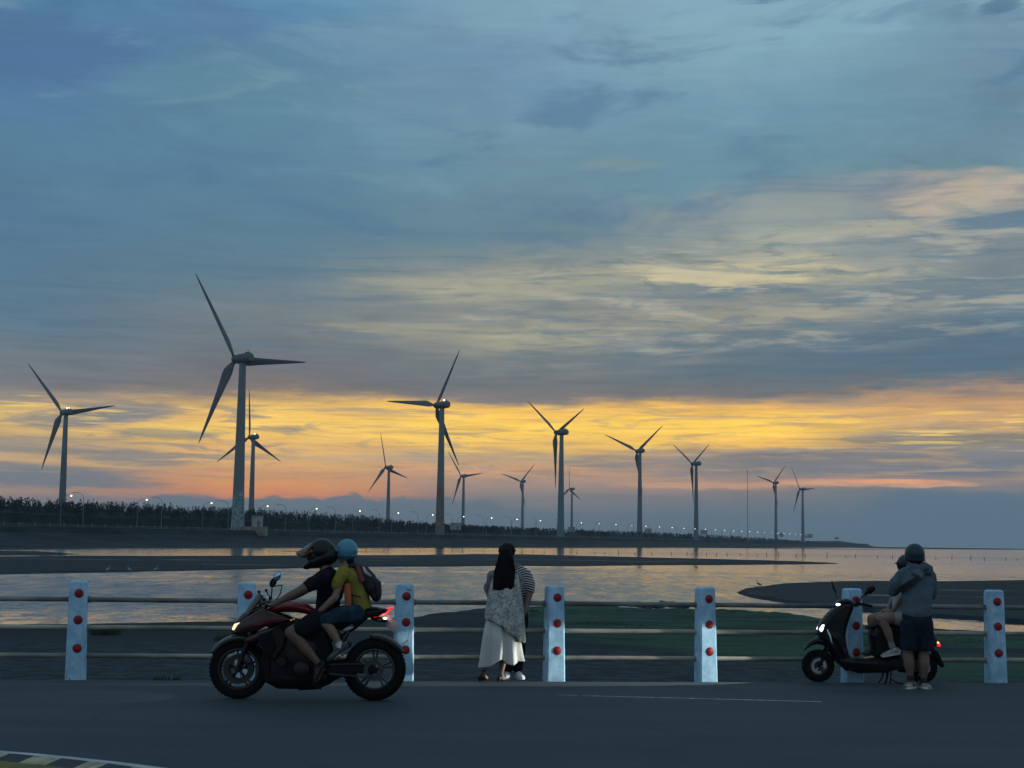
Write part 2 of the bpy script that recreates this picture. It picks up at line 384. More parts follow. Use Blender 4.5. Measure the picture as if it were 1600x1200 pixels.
def near_mat():
    m = bpy.data.materials.new('shore_grass_and_mud'); m.use_nodes = True; nt = m.node_tree; k = G(nt); b = nt.nodes['Principled BSDF']
    co = k.n('ShaderNodeNewGeometry').outputs['Position']; s = k.n('ShaderNodeSeparateXYZ'); nt.links.new(co, s.inputs[0])
    x, y = s.outputs[0], s.outputs[1]
    mp = k.n('ShaderNodeMapping'); nt.links.new(co, mp.inputs[0]); mp.inputs['Scale'].default_value = (.09, .22, 1)
    big = k.noise(mp.outputs[0], 1.0, 6, .6); fine = k.noise(co, 3.0, 6, .7)
    # grass on the right-hand shore; the edge wanders
    t = k.m('ADD', k.m('SUBTRACT', x, k.m('MULTIPLY_ADD', y, -.05, 3.6)), k.m('MULTIPLY', k.m('SUBTRACT', big, .5), 9.0))
    t2 = k.m('ADD', k.m('SUBTRACT', y, k.m('SUBTRACT', 50.5, k.m('MULTIPLY', x, 1.5))), k.m('MULTIPLY', k.m('SUBTRACT', big, .5), 13.0))
    gmask = k.m('MULTIPLY', k.mr(t, -.6, .8), k.mr(t2, -1.0, 2.0))
    bare = k.noise(mp.outputs[0], 2.1, 5, .6); gmask = k.m('MULTIPLY', gmask, k.mr(bare, .60, .50))
    mudc = k.mix(k.mr(big, .35, .65), (.007,.016,.022), (.014,.026,.033))
    grass = k.mix(k.mr(fine, .3, .7), (.012,.048,.026), (.032,.098,.050))
    grass = k.mix(k.mr(bare, .35, .6), grass, (.014,.048,.032))
    c = k.mix(gmask, mudc, grass)
    grav = k.mr(y, 47.0, 43.0)
    gr = k.mix(k.mr(k.noise(co, 1.6, 6, .75), .4, .62), (.011,.021,.028), (.034,.052,.062))
    c = k.mix(k.m('MULTIPLY', grav, k.m('SUBTRACT', 1.0, gmask)), c, gr)
    nt.links.new(c, b.inputs['Base Color']); b.inputs['Roughness'].default_value = .92; b.inputs['Specular IOR Level'].default_value = .12
    bn = k.n('ShaderNodeBump'); bn.inputs['Strength'].default_value = .8; bn.inputs['Distance'].default_value = .08
    nt.links.new(fine, bn.inputs['Height']); nt.links.new(bn.outputs[0], b.inputs['Normal'])
    return m
M['near'] = near_mat()
def water_mat():
    m = bpy.data.materials.new('tidal_water'); m.use_nodes = True; nt = m.node_tree; k = G(nt); b = nt.nodes['Principled BSDF']
    co = k.n('ShaderNodeNewGeometry').outputs['Position']
    b.inputs['Base Color'].default_value = (.012,.02,.026,1); b.inputs['IOR'].default_value = 1.42
    mp = k.n('ShaderNodeMapping'); nt.links.new(co, mp.inputs[0]); mp.inputs['Scale'].default_value = (.02, .05, 1)
    calm = k.noise(mp.outputs[0], 1.0, 5, .55)                    # wind streaks: calm against ruffled
    s = k.n('ShaderNodeSeparateXYZ'); nt.links.new(co, s.inputs[0])
    base = k.m('MULTIPLY', k.mr(s.outputs[1], 165.0, 215.0, 1.0, .4), k.m('MULTIPLY', k.mr(k.m('ADD', s.outputs[1], k.m('MULTIPLY', k.m('SUBTRACT', calm, .5), 30.0)), 57.0, 76.0, .16, 1.0), k.mr(k.m('ADD', s.outputs[0], k.m('MULTIPLY', k.m('SUBTRACT', calm, .5), 20.0)), 3.0, 17.0, 1.0, .58)))              # the far sheets lie calmer
    ruff = k.m('MULTIPLY', k.mr(calm, .34, .50, .62, 1.0), base)
    n1 = k.noise(co, .9, 3, .6); n2 = k.noise(co, 4.0, 4, .6)
    mq = k.n('ShaderNodeMapping'); nt.links.new(co, mq.inputs[0]); mq.inputs['Scale'].default_value = (.35, 1.3, 1)
    n3 = k.noise(mq.outputs[0], 1.0, 4, .6, .5)
    # wavelet facets: slopes taken directly from noise so they survive at grazing distance
    sy_ = k.m('ADD', k.m('MULTIPLY', k.m('SUBTRACT', n1, .5), .55), k.m('ADD', k.m('MULTIPLY', k.m('SUBTRACT', n3, .5), .75), k.m('MULTIPLY', k.m('SUBTRACT', n2, .5), .5)))
    n4 = k.noise(mq.outputs[0], 2.3, 3, .6)
    mr5 = k.n('ShaderNodeMapping'); nt.links.new(co, mr5.inputs[0]); mr5.inputs['Scale'].default_value = (.9, .17, 1)
    n5 = k.noise(mr5.outputs[0], 1.0, 5, .7)
    sy_ = k.m('MULTIPLY', sy_, k.mr(n5, .34, .66, .15, 2.2))
    ny = k.m('MULTIPLY', k.m('SUBTRACT', k.m('MULTIPLY', k.m('ABSOLUTE', sy_), -.92), .022), ruff)
    nx = k.m('MULTIPLY', k.m('SUBTRACT', n4, .5), k.m('MULTIPLY', ruff, .5))
    vn = k.n('ShaderNodeVectorMath', operation='NORMALIZE'); nt.links.new(k.xyz(nx, ny, 1.0), vn.inputs[0]); nt.links.new(vn.outputs[0], b.inputs['Normal'])
    nt.links.new(k.m('MULTIPLY_ADD', ruff, .14, .03), b.inputs['Roughness'])
    return m
M['water'] = water_mat()
def road_mat():
    m = bpy.data.materials.new('asphalt'); m.use_nodes = True; nt = m.node_tree; k = G(nt); b = nt.nodes['Principled BSDF']
    co = k.n('ShaderNodeNewGeometry').outputs['Position']
    mp = k.n('ShaderNodeMapping'); nt.links.new(co, mp.inputs[0]); mp.inputs['Scale'].default_value = (.25, .9, 1)
    big = k.noise(mp.outputs[0], 1.0, 6, .6); grit = k.noise(co, 45, 3, .8); mid = k.noise(co, 6, 5, .7)
    c = k.mix(k.mr(big, .3, .7), (.034,.052,.064), (.050,.072,.086))
    c = k.mix(k.mr(grit, .35, .7), k.mix(.5, c, (.018,.028,.036)), c)
    c = k.mix(k.m('MULTIPLY', k.mr(grit, .66, .74), .5), c, (.12,.15,.165))
    c = k.mix(k.m('MULTIPLY', k.mr(mid, .58, .68), .35), c, (.026,.04,.05))
    vo = k.n('ShaderNodeTexVoronoi', feature='DISTANCE_TO_EDGE'); dn = k.n('ShaderNodeTexNoise'); dn.inputs['Scale'].default_value = 1.6; dn.inputs['Detail'].default_value = 6
    nt.links.new(co, dn.inputs['Vector']); va = k.n('ShaderNodeVectorMath', operation='MULTIPLY_ADD'); nt.links.new(dn.outputs['Color'], va.inputs[0]); va.inputs[1].default_value = (1.3,1.3,0); nt.links.new(co, va.inputs[2])
    nt.links.new(va.outputs[0], vo.inputs['Vector']); vo.inputs['Scale'].default_value = .33
    crack = k.m('MULTIPLY', k.mr(vo.outputs['Distance'], .012, .004), k.mr(big, .42, .56))
    c = k.mix(k.m('MULTIPLY', crack, .22), c, (.012,.018,.022))
    nt.links.new(c, b.inputs['Base Color']); b.inputs['Roughness'].default_value = .85; b.inputs['Specular IOR Level'].default_value = .2
    bn = k.n('ShaderNodeBump'); bn.inputs['Strength'].default_value = .15; bn.inputs['Distance'].default_value = .004
    nt.links.new(grit, bn.inputs['Height']); nt.links.new(bn.outputs[0], b.inputs['Normal']); return m
M['road'] = road_mat()
M['paint'] = mat('road_paint', (.55,.57,.56), .6, var=.3, scale=9, spec=.3)
M['wood'] = mat('belt_foliage', (.010,.020,.022), .95, var=.35, scale=.25, spec=.1)
M['dike'] = mat('dike_stone', (.022,.032,.038), .95, var=.3, scale=.06, spec=.1, stretch=(1,1,6))
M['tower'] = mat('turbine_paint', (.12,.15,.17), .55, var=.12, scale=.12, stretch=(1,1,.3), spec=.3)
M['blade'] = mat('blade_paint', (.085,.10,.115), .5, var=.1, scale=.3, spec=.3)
M['lamppole'] = mat('lamp_pole', (.09,.11,.125), .6, var=.1)
M['lampglow'] = mat('lamp_light', (1,1,1), .5, emit=(1,.86,.62), es=6)
M['lampdark'] = mat('lamp_unlit', (.17,.19,.2), .6)
M['concrete'] = mat('kiosk_concrete', (.26,.29,.30), .8, var=.15, scale=.8)
M['tan'] = mat('plinth_tan', (.17,.16,.14), .9, var=.2, scale=.5)

ZW = -1.5                                                          # water level
def sheet(name, pts, z, m, label=None, kind='structure', edge=None, drop=.25, edge_w=None):
    """flat polygon at level z with a skirt that slopes outwards under the water"""
    n = len(pts); P = [Vector((p[0], p[1])) for p in pts]
    ar = sum(P[i].x*P[(i+1)%n].y-P[(i+1)%n].x*P[i].y for i in range(n)); sg = 1 if ar > 0 else -1
    mb = MB(); inner = []
    for i in range(n):
        a, b, c = P[i-1], P[i], P[(i+1)%n]; e1 = (b-a).normalized(); e2 = (c-b).normalized()
        nn = Vector((e1.y+e2.y, -e1.x-e2.x))*sg
        nn = nn.normalized() if nn.length > 1e-6 else Vector((0,0))
        inner.append(nn)
    w = edge_w or 1.5
    vs = [(p.x, p.y, z) for p in P]+[(P[i].x+inner[i].x*w, P[i].y+inner[i].y*w, z-drop) for i in range(n)]
    fs = [tuple(range(n))]+[(i, (i+1)%n, n+(i+1)%n, n+i) for i in range(n)]
    mb.add(vs, fs)
    o = mb.build(name, m, smooth=False); o['kind'] = kind
    return o
def wig(pts, k=5, amp=.5, seed=0):
    """subdivide a photo-pixel outline and roughen it on the ground"""
    out = []; rnd = random.Random(seed); n = len(pts)
    for i in range(n):
        a = Vector(pts[i]); b = Vector(pts[(i+1)%n])
        for j in range(k):
            t = j/k; p = a.lerp(b, t)
            d = math.hypot(p.x, p.y)/100.0
            if j: p = p+Vector((rnd.uniform(-1,1)*amp*d*1.5, rnd.uniform(-1,1)*amp*d*.8))
            out.append(p)
    return out
def gxy(px, py, z=ZW): q = gp(px, py, z); return (q.x, q.y)

# sea floor / far ground so nothing is open underneath, then the water to the horizon
w = MB(); S = 6500; w.add([(-S,24,ZW),(S,24,ZW),(S,S,ZW),(-S,S,ZW)], [(0,1,2,3)])
tag(w.build('water', M['water'], smooth=False), kind='structure')
gmb = MB(); gmb.add([(-S,-400,-4),(S,-400,-4),(S,S,-4),(-S,S,-4)], [(0,1,2,3)]); tag(gmb.build('sea_floor', M['mud'], smooth=False), kind='structure')

# near shore
edge = [(-500,990),(-150,978),(0,976),(160,975),(300,972),(420,971),(560,969),(640,966),(700,957),(760,950),(815,948),(870,946),(940,945.5),(1000,951),(1040,951),(1100,951),(1160,953),(1220,957),(1288,968),(1347,976),(1420,980),(1500,985),(1600,991),(1750,1003),(2100,1030)]
line = []; rnd = random.Random(3)
for a, b in zip(edge[:-1], edge[1:]):
    for j in range(6):
        t = j/6; x = a[0]+(b[0]-a[0])*t; y = a[1]+(b[1]-a[1])*t+(rnd.uniform(-.9,.9) if j else 0)*(1.3 if x > 640 else .6)
        line.append(gxy(x, y))
nm = MB(); rows = []
fr = [0, .012, .03, .07, .14, .25, .4, .55, .7, .85, 1.0]
# ribbon between the water's edge and the foot of the bank
for (x, y) in line:
    y1 = 27.0; x1 = x*27.0/y*1.0; rows.append([(x+(x1-x)*t, y+(y1-y)*t) for t in fr])
vs = []; fs = []
for i, r in enumerate(rows):
    for j, (x, y) in enumerate(r):
        z = ZW+.02+(.0 if j == 0 else min(.12, .02*j+.05*mnoise.noise(Vector((x*.15, y*.15, 2)))*min(1, j/2)))
        if j == 0: z = ZW-.06
        vs.append((x, y, z))
k = len(fr)
for i in range(len(rows)-1):
    for j in range(k-1): fs.append((i*k+j, (i+1)*k+j, (i+1)*k+j+1, i*k+j+1))
nm.add(vs, fs); near = nm.build('shore_ground', M['near']); near['kind'] = 'structure'

# mud bars and far flats, outlined on the ground
def bar(name, px, seed, z=.10, w=1.5, m='mud', k=4, amp=.25):
    px = [(x, max(y, HZ(x)+2.2)) for x, y in px]
    pts = [gxy(x, y) for x, y in px]
    return sheet(name, wig(pts, k, amp, seed), ZW+z, M[m], drop=z+.15, edge_w=w)
bar('mud_bar', [(-500,880),(0,871),(60,870.5),(110,869.5),(250,870),(400,869.5),(560,868.5),(660,868),(740,866.5),(820,867),(900,869),(1000,871.5),(1100,874),(1200,876.5),(1270,879),(1303,880.8),
   (1240,881.8),(1150,882.5),(1000,883),(900,884.5),(800,884),(700,885),(560,885.5),(480,887),(400,889),(300,891),(200,893.5),(0,897),(-500,912)], 11, .14, 2.0)
bar('mud_island', [(1160,926),(1176,921.5),(1205,917.5),(1240,914),(1275,912.5),(1310,911),(1370,910.5),(1470,911),(1600,909),(2000,912),(2300,1010),(1800,985),(1600,973),(1520,968),(1460,964.5),(1400,960),(1340,955),(1290,949),(1240,943),(1200,937),(1172,931)], 12, .16, .8, amp=.15)
bar('mud_spit', [(-300,866),(0,861),(60,862),(120,866),(60,868.4),(0,868),(-300,872)], 13, .08, 1.5)
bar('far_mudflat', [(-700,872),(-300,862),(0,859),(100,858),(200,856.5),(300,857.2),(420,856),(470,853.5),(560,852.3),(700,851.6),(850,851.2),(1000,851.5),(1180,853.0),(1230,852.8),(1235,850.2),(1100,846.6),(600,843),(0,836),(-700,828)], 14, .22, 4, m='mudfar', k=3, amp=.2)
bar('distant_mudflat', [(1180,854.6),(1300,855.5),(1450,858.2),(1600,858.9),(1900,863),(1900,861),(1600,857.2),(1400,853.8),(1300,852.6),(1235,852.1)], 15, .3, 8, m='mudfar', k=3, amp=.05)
bar('low_mud_bar', [(940,854.6),(1100,855.3),(1300,857.3),(1450,859.5),(1300,858.2),(1100,856.1),(940,855.3)], 16, .06, 2, k=2, amp=.1)
bar('puddled_mud_bar', [(470,861.0),(600,862.6),(520,862.4),(440,861.6)], 17, .05, 1, k=2, amp=.1)
for i, (x0, x1, y) in enumerate([(20,300,846.5),(150,330,853.2),(400,560,848.6),(760,1040,848.4),(1050,1200,849.4)]):
    pts = [gxy(x0, y, ZW+.24), gxy((x0+x1)/2, y+.5, ZW+.24), gxy(x1, y+.2, ZW+.24), gxy((x0+x1)/2, y-.5, ZW+.24)]
    mb = MB(); mb.add([(p[0], p[1], ZW+.224+.004) for p in wig(pts, 3, .1, i)], [tuple(range(12))])
    tag(mb.build('puddle_water', M['water'], smooth=False), kind='structure')

# ------------------------------------------------------------------ the far dike with its road
SL = .35
def DL(s, Z): return (SL*Z+s, Z)                                   # s: offset from the dike's axis
dk = MB(); prof = [(-900,2.0),(-480,3.0),(-300,3.4),(-275,3.4),(-273,3.9),(-271.6,3.9),(-270.5,2.2),(-263,.2),(-250,-.7),(-236,-1.45)]
Zs = [200+40*i for i in range(54)]+[2370,2400,2430]; vs = []; fs = []
for Z in Zs:
    e = 1.0 if Z < 2300 else max(0.0, (2440-Z)/140.0)
    for (s, z) in prof:
        z = z if e >= 1 else (-1.6+(z+1.6)*e)
        s2 = s if Z < 2300 else s-(1-e)*10
        zz = z+mnoise.noise(Vector((Z*.02, s*.05, 0)))*.35*(1 if z < 3 else .15)
        if Z > 1900 and s > -480 and s <= -300: zz += 4.0*exp(-((Z-2180)/110)**2)
        x, y = DL(s2, Z); vs.append((x, y, zz))
k = len(prof)
for i in range(len(Zs)-1):
    for j in range(k-1): fs.append((i*k+j, (i+1)*k+j, (i+1)*k+j+1, i*k+j+1))
dk.add(vs, fs); dike = dk.build('dike_terrain', M['dike']); dike['kind'] = 'structure'

# casuarina belt: many small ragged leaf clumps over a lumpy core
wd = MB(); rnd = random.Random(21)
def tree_clump(x, y, z0, h, r):
    lean = rnd.uniform(-.6,.6); n = int(46 if y < 900 else 20)
    for i in range(n):
        t = rnd.random()**.8; rr = r*(1.05-t)*rnd.uniform(.3,1.1)+.15; th = rnd.uniform(0, 2*pi)
        c = Vector((x+lean*t+rr*cos(th), y+rr*sin(th), z0+h*(.1+.9*t))); s = rnd.uniform(.3,.65)*(1.25-t*.45)*(1 if y < 900 else 1.5)
        a = Vector((rnd.uniform(-.5,.5), rnd.uniform(-.5,.5), rnd.uniform(.6,1.2)))*s; b = Vector((rnd.uniform(-1,1), rnd.uniform(-1,1), rnd.uniform(-.3,.3)))*s*.55
        wd.add([c-a*.6-b, c-a*.5+b, c+a], [(0,1,2)])
Z = 380.0
while Z < 2260:
    hh = 9.6+1.0*mnoise.noise(Vector((Z*.013, 5, 0)))+1.2*mnoise.noise(Vector((Z*.06, 1, 0)))
    fade = 1 if Z < 1500 else max(.35, 1-(Z-1500)/1100)
    for q in range(5 if Z < 1000 else 3):
        s = -318-70*rnd.random()**1.6; x, y = DL(s, Z+rnd.uniform(-3,3))
        tree_clump(x, y, 2.8, (hh+rnd.uniform(-.9,1.2))*fade*(1 if Z < 660 else max(.70, 1-(Z-660)/500)), rnd.uniform(1.8,3.2))
    Z += .9 if Z < 900 else (1.8 if Z < 1400 else 3.5)
core = []; Zs2 = [330+9*i for i in range(215)]
cs = [(-316,2.6),(-318,9.0),(-328,11.4),(-350,12.0),(-380,12.2),(-410,11.4),(-425,2.5)]
for Zc in Zs2:
    for (s, z) in cs:
        fade = 1 if Zc < 1500 else max(.35, 1-(Zc-1500)/1100)
        zz = 2.5+(z-2.5)*(1 if Zc < 660 else max(.66, 1-(Zc-660)/450))*(.80+.16*mnoise.noise(Vector((Zc*.05, s*.07, 3))))*fade
        x, y = DL(s+mnoise.noise(Vector((Zc*.07, s, 9)))*3, Zc); core.append((x, y, zz))
k = len(cs); fs = [(i*k+j, (i+1)*k+j, (i+1)*k+j+1, i*k+j+1) for i in range(len(Zs2)-1) for j in range(k-1)]
wd.add(core, fs); tag(wd.build('windbreak_wood', M['wood'], smooth=False, fix=False), 'long dark belt of trees along the far dike road', 'woodland', kind='stuff')

# guard rail on the dike: posts and rail
gr = empty('guard_railing', (*DL(-274, 500), 3.4), 'low pale railing along the top of the far dike before the trees', 'railing')
rl = MB(); loc0 = Vector(gr.location)
for Za in range(300, 1300, 20):
    x0, y0 = DL(-274.5, Za); x1, y1 = DL(-274.5, Za+20)
    for h in (.55, 1.0): rl.tube([Vector((x0,y0,3.4+h))-loc0, Vector((x1,y1,3.4+h))-loc0], .07, 5)
rl.build('rail', M['lamppole'], gr)
pm = MB(); pm.box((0,0,.6), (.28,.28,1.25), bev=.03); pm.ell((0,0,1.3), .22, nu=8, nv=6)
pm0 = None
for i in range(100):
    x, y = DL(-274.5, 380+6.2*i)
    if pm0 is None: pm0 = pm.build('post', M['lamppole'], gr); o = pm0
    else: o = pm0.copy(); sc.collection.objects.link(o)
    o.location = (x-loc0.x, y-loc0.y, 3.35-loc0.z)

# ------------------------------------------------------------------ wind turbines
TB = [ # hub px, yaw, phase, blade px, tower-top px, label
 ((97.2,644.8), 30, 11, 96.3, 'wind turbine farthest left, its tower rising behind the dark tree belt'),
 ((367.5,561.5), 40, 4, 152.1, 'largest and nearest wind turbine, with painted picture at the tower foot'),
 ((389.8,683.3), 42, 86+7, 77, 'wind turbine with upright blade partly hidden behind the largest turbine'),
 ((602.7,730.5), 49, 105, 55.9, 'small far turbine standing alone just left of the second tallest one'),
 ((681.3,633.5), 46, 61, 108.3, 'second tallest turbine with tan tower base and one blade pointing flat left'),
 ((720.5,744), 44, 8, 48.5, 'small turbine just right of the tan based tower'),
 ((813.6,752.4), 42, 45, 42.2, 'small turbine left of the Y-shaped one with the blue green tower foot'),
 ((869,676), 54, 30, 87.9, 'turbine in mid picture with Y-shaped rotor and blue green tower foot'),
 ((890,764), 56, 93, 37, 'small turbine peeping out right behind the blue green footed tower'),
 ((995,705), 38, 40, 67.7, 'turbine whose lower blade lies along its tower, near a low kiosk'),
 ((1081.5,724.8), 58, 34, 62.1, 'turbine left of the thin mast with one blade hanging straight down'),
 ((1208.5,754.4), 47, 46, 40.5, 'small turbine just right of the thin mast, rotor in Y shape'),
 ((1249.7,764.5), 56, 4, 42.6, 'rightmost turbine standing near the tip of the dike')]
HUBH = 67.0
def blade_mesh():
    mb = MB(); st = []
    prof = [(0,.55,.55),(1.2,.6,.6),(2.6,.85,.5),(5.0,1.45,.36),(7,1.5,.3),(11,1.22,.22),(17,.92,.16),(24,.62,.11),(30,.4,.07),(33.8,.2,.05),(34.8,.06,.03)]
    vs = []; n = 10; fs = []
    for (z, c, t) in prof:
        tw = radians(28*(1-z/35)**1.4+4)
        for j in range(n):
            th = 2*pi*j/n; c_ = c*1.15; u = c_*cos(th)+(c*.45 if z > 2 else 0); v = t*sin(th)*(1.0 if cos(th) < .3 else .55)
            vs.append((u*cos(tw)-v*sin(tw), u*sin(tw)+v*cos(tw), z))
    for i in range(len(prof)-1):
        for j in range(n): fs.append((i*n+j, i*n+(j+1)%n, (i+1)*n+(j+1)%n, (i+1)*n+j))
    fs.append(tuple(range(n))); fs.append(tuple((len(prof)-1)*n+j for j in range(n)))
    mb.add(vs, fs); return mb
def mural(name, cols, h):
    m = bpy.data.materials.new(name); m.use_nodes = True; nt = m.node_tree; k = G(nt); b = nt.nodes['Principled BSDF']
    co = k.n('ShaderNodeTexCoord').outputs['Object']; s = k.n('ShaderNodeSeparateXYZ'); nt.links.new(co, s.inputs[0])
    mp = k.n('ShaderNodeMapping'); nt.links.new(co, mp.inputs[0]); mp.inputs['Scale'].default_value = (.5,.5,.32)
    f = k.noise(mp.outputs[0], 1.0, 2, .5, 1.2)
    st = [(.0, cols[0])]+[(.36+.07*i, c) for i, c in enumerate(cols[1:])]
    c = k.ramp(f, st, 'CONSTANT')
    c = k.mix(k.mr(k.m('ADD', s.outputs[2], k.m('MULTIPLY', f, 5.0)), h, h+3.0), c, (.12,.15,.17))
    nt.links.new(c, b.inputs['Base Color']); b.inputs['Roughness'].default_value = .6; return m
mur1 = mural('tower_mural_blue', [(.14,.22,.25),(.30,.37,.37),(.06,.12,.14),(.18,.26,.30),(.035,.10,.075),(.28,.34,.34)], 15)
mur2 = mural('tower_mural_tan', [(.15,.125,.10),(.125,.11,.095),(.17,.135,.10),(.07,.065,.065),(.15,.13,.105)], 26)
mur3 = mural('tower_mural_teal', [(.06,.16,.19),(.075,.18,.21),(.035,.09,.11),(.08,.19,.215),(.06,.15,.18)], 27)
bl_proto = None
M['beacon'] = mat('beacon_light', (1,1,1), .5, emit=(1,.9,.75), es=10)
def tower_mb(base):
    mb = MB(); H = 65.3+base; pr = []
    for i in range(13):
        t = i/12; pr.append((2.35*(1-t)+1.25*t+(.5*(1-t)**8), -base-1+ (H+1)*t))
    mb.lathe(pr, 28); return mb
for idx, (hub, yaw, ph, L, lab) in enumerate(TB):
    Zt = FPX*35.0/L
    hp = pp(hub[0], hub[1], Zt)                                    # hub in the world
    yw = radians(yaw); view = atan2(hp.x, hp.y)
    a = yw+0.0
    n = Vector((-sin(a-view), cos(a-view), 0)); h = Vector((n.y, -n.x, 0))
    ov = 4.2; tx = hp-n*ov; gz = 3.0
    hh = hp.z-gz; root = empty('wind_turbine', (tx.x, tx.y, gz), lab, 'wind turbine', 'wind turbines along the far dike')
    mats = M['tower'] if idx not in (1,4,7) else {1: mur1, 4: mur2, 7: mur3}[idx]
    mb = MB(); pr = []
    for i in range(13):
        t = i/12; pr.append((2.3*(1-t)+1.2*t+.35*(1-t)**10, -2+(hh-1.6+2)*t))
    mb.lathe(pr, 28)
    for t in (.33,.66): mb.lathe([(2.3*(1-t)+1.2*t+.05, -2+(hh)*t-.15), (2.3*(1-t)+1.2*t+.07, -2+hh*t), (2.3*(1-t)+1.2*t+.05, -2+hh*t+.15)], 28)
    mb.build('tower', mats, root)
    ang = atan2(n.y, n.x)
    R = Matrix.Rotation(ang, 3, 'Z')
    nb = MB(); nb.loft([((-4.6,0,.2),1.3,1.35),((-4.2,0,.15),1.75,1.75),((-1,0,0),1.95,1.95),((2.2,0,0),1.75,1.8),((2.9,0,0),1.3,1.4)], n=16, side=(0,1,0))
    nb.tube([(-3.2,.0,1.8),(-3.2,0,2.9)], .09, 6); nb.box((-3.2,0,2.9), (.1,1.0,.1)); nb.box((-2.4,0,2.0), (1.5,1.2,.5), bev=.1)
    no = nb.build('nacelle', M['blade'], root); no.location = (0,0,hh); no.rotation_euler = (0,0,ang)
    if idx in (0,2,4):
        for sgn in ((-.6,.6) if idx == 0 else (.5,)):
            bb = MB(); bb.ell((-2.0,sgn*1.2,2.35), .30, nu=10, nv=8); bo = bb.build('beacon', M['beacon'], no)
    hb = MB(); hb.loft([((2.95,0,0),1.45,1.45),((3.6,0,0),1.6,1.6),((4.6,0,0),1.45,1.45),((5.4,0,0),.9,.9),((5.8,0,0),.25,.25)], n=16, side=(0,1,0))
    ho = hb.build('hub', M['blade'], root); ho.location = (0,0,hh); ho.rotation_euler = (0,0,ang)
    for q in range(3):
        an = radians(ph+120*q)
        d = h*cos(an)+Vector((0,0,1))*sin(an); d.normalize()
        zax = d; yax = n; xax = yax.cross(zax).normalized()
        Rm = Matrix((xax, yax, zax)).transposed().to_4x4()
        if bl_proto is None: bo = blade_mesh().build('blade', M['blade'], root); bl_proto = bo
        else: bo = bl_proto.copy(); sc.collection.objects.link(bo); bo.parent = root
        bo.matrix_local = Matrix.Translation(Vector((0,0,hh))+n*ov) @ Rm

# ------------------------------------------------------------------ street lamps on the dike road
def lamp(side, lit):
    r = empty('street_lamp', (0,0,0), 'x', 'street lamp')
    mb = MB(); mb.tube([(0,0,-.5),(0,0,5),(0,0,8.6)], [.14,.11,.08], 8)
    pts = [Vector((0,0,8.6))+Vector((side*2.1*(1-cos(t)), 0, 2.0*sin(t))) for t in [pi/2*i/7 for i in range(8)]]
    pts.append(pts[-1]+Vector((side*.5,0,-.05))); mb.tube(pts, .07, 6)
    mb.build('pole', M['lamppole'], r)
    hd = MB(); p = pts[-1]; hd.loft([(p+Vector((side*-.1,0,.02)),.12,.08),(p+Vector((side*.4,0,0)),.2,.12),(p+Vector((side*.95,0,-.03)),.1,.06)], n=10)
    h = hd.build('lamp_head', M['lampdark'], r)
    if lit:
        bl = MB(); bl.ell(p+Vector((side*.4,0,-.14)), (.27,.25,.20), nu=10, nv=8); bl.build('bulb', M['lampglow'], h)
    return r
LM = [(690,'tan based turbine'),(724,'small turbine beside the tan based one'),(816,'small turbine left of the teal one'),(877,'teal footed turbine'),(1000,'turbine left of the dark kiosk'),(1088,'turbine with straight hanging blade'),(1168,'thin mast'),(1213,'turbine just right of the mast'),(1254,'rightmost turbine')]
ON = ['first','second','third','fourth','fifth','sixth','seventh','eighth','ninth','tenth','eleventh','twelfth','thirteenth','fourteenth']
cnt = {}
def lamp_label(x, s, lit):
    q = CAMROT.to_3x3().transposed() @ (Vector((x[0], x[1], 12))-Vector((0,0,CAM_H))); px = 800+FPX*q.x/-q.z
    lm = [n for a, n in LM if a <= px]; lm = lm[-1] if lm else 'largest turbine'
    c = cnt.get((lm, lit), 0); cnt[(lm, lit)] = c+1
    return '%s street lamp, %s to the right of the %s' % ('lit' if lit else 'unlit', ON[c], lm)
L1 = lamp(1, True); L2 = lamp(-1, False)
def ordw(i): return ['nearest','second nearest','third nearest','fourth nearest','fifth nearest','sixth nearest','seventh nearest','eighth nearest'][i]
c1 = 0
for i in range(-1, 37):
    Z = 477+40*i; x, y = DL(-306, Z); o = L1 if c1 == 0 else copy_tree(L1)
    o.location = (x, y, 3.3); xi = int(1640-734400/Z)
    if c1 < 8: tag(o, 'lit street lamp with arm bent right, %s of its row on the dike' % ordw(c1), 'street lamp', 'lit street lamps along the dike road')
    else: tag(o, lamp_label((x, y), 0, True), 'street lamp', 'lit street lamps along the dike road')
    c1 += 1
c1 = 0
for i in range(-1, 37):
    Z = 453+40*i; x, y = DL(-284, Z); o = L2 if c1 == 0 else copy_tree(L2)
    o.location = (x, y, 3.4)
    if c1 < 8: tag(o, 'unlit street lamp with arm curved left, %s of its row on the dike' % ordw(c1), 'street lamp', 'unlit street lamps along the dike road')
    else: tag(o, lamp_label((x, y), 0, False), 'street lamp', 'unlit street lamps along the dike road')
    c1 += 1

# kiosks by the towers, mast
def kiosk(px, py, Zk, w_, d_, h_, label, m='concrete', plinth=None):
    q = pp(px, py, Zk); r = empty('kiosk', (q.x, q.y, 3.0), label, 'kiosk', 'kiosks beside the turbines')
    zb = q.z-3.0
    mb = MB(); mb.box((0,0,zb+h_/2), (w_, d_, h_), bev=.05); mb.build('wall', M[m], r, smooth=False)
    mb = MB(); mb.box((0,0,zb+h_+.12), (w_+.5, d_+.5, .22), bev=.04); mb.build('roof', M['lampdark'], r, smooth=False)
    mb = MB(); mb.box((w_*.2,-d_/2-.03,zb+1.05), (.95,.06,2.0)); mb.build('door', M['lamppole'], r, smooth=False)
    if plinth:
        mb = MB(); mb.box((plinth[2],0,(zb-1)/2), (plinth[0], d_+3, zb+1), bev=.05); mb.build('plinth', M['tan'], r, smooth=False)
    return r
kiosk(402, 823, 530, 3.4, 3, 3.6, 'pale kiosk on a tan plinth beside the largest turbine tower', plinth=(8.5,3,-1.0))
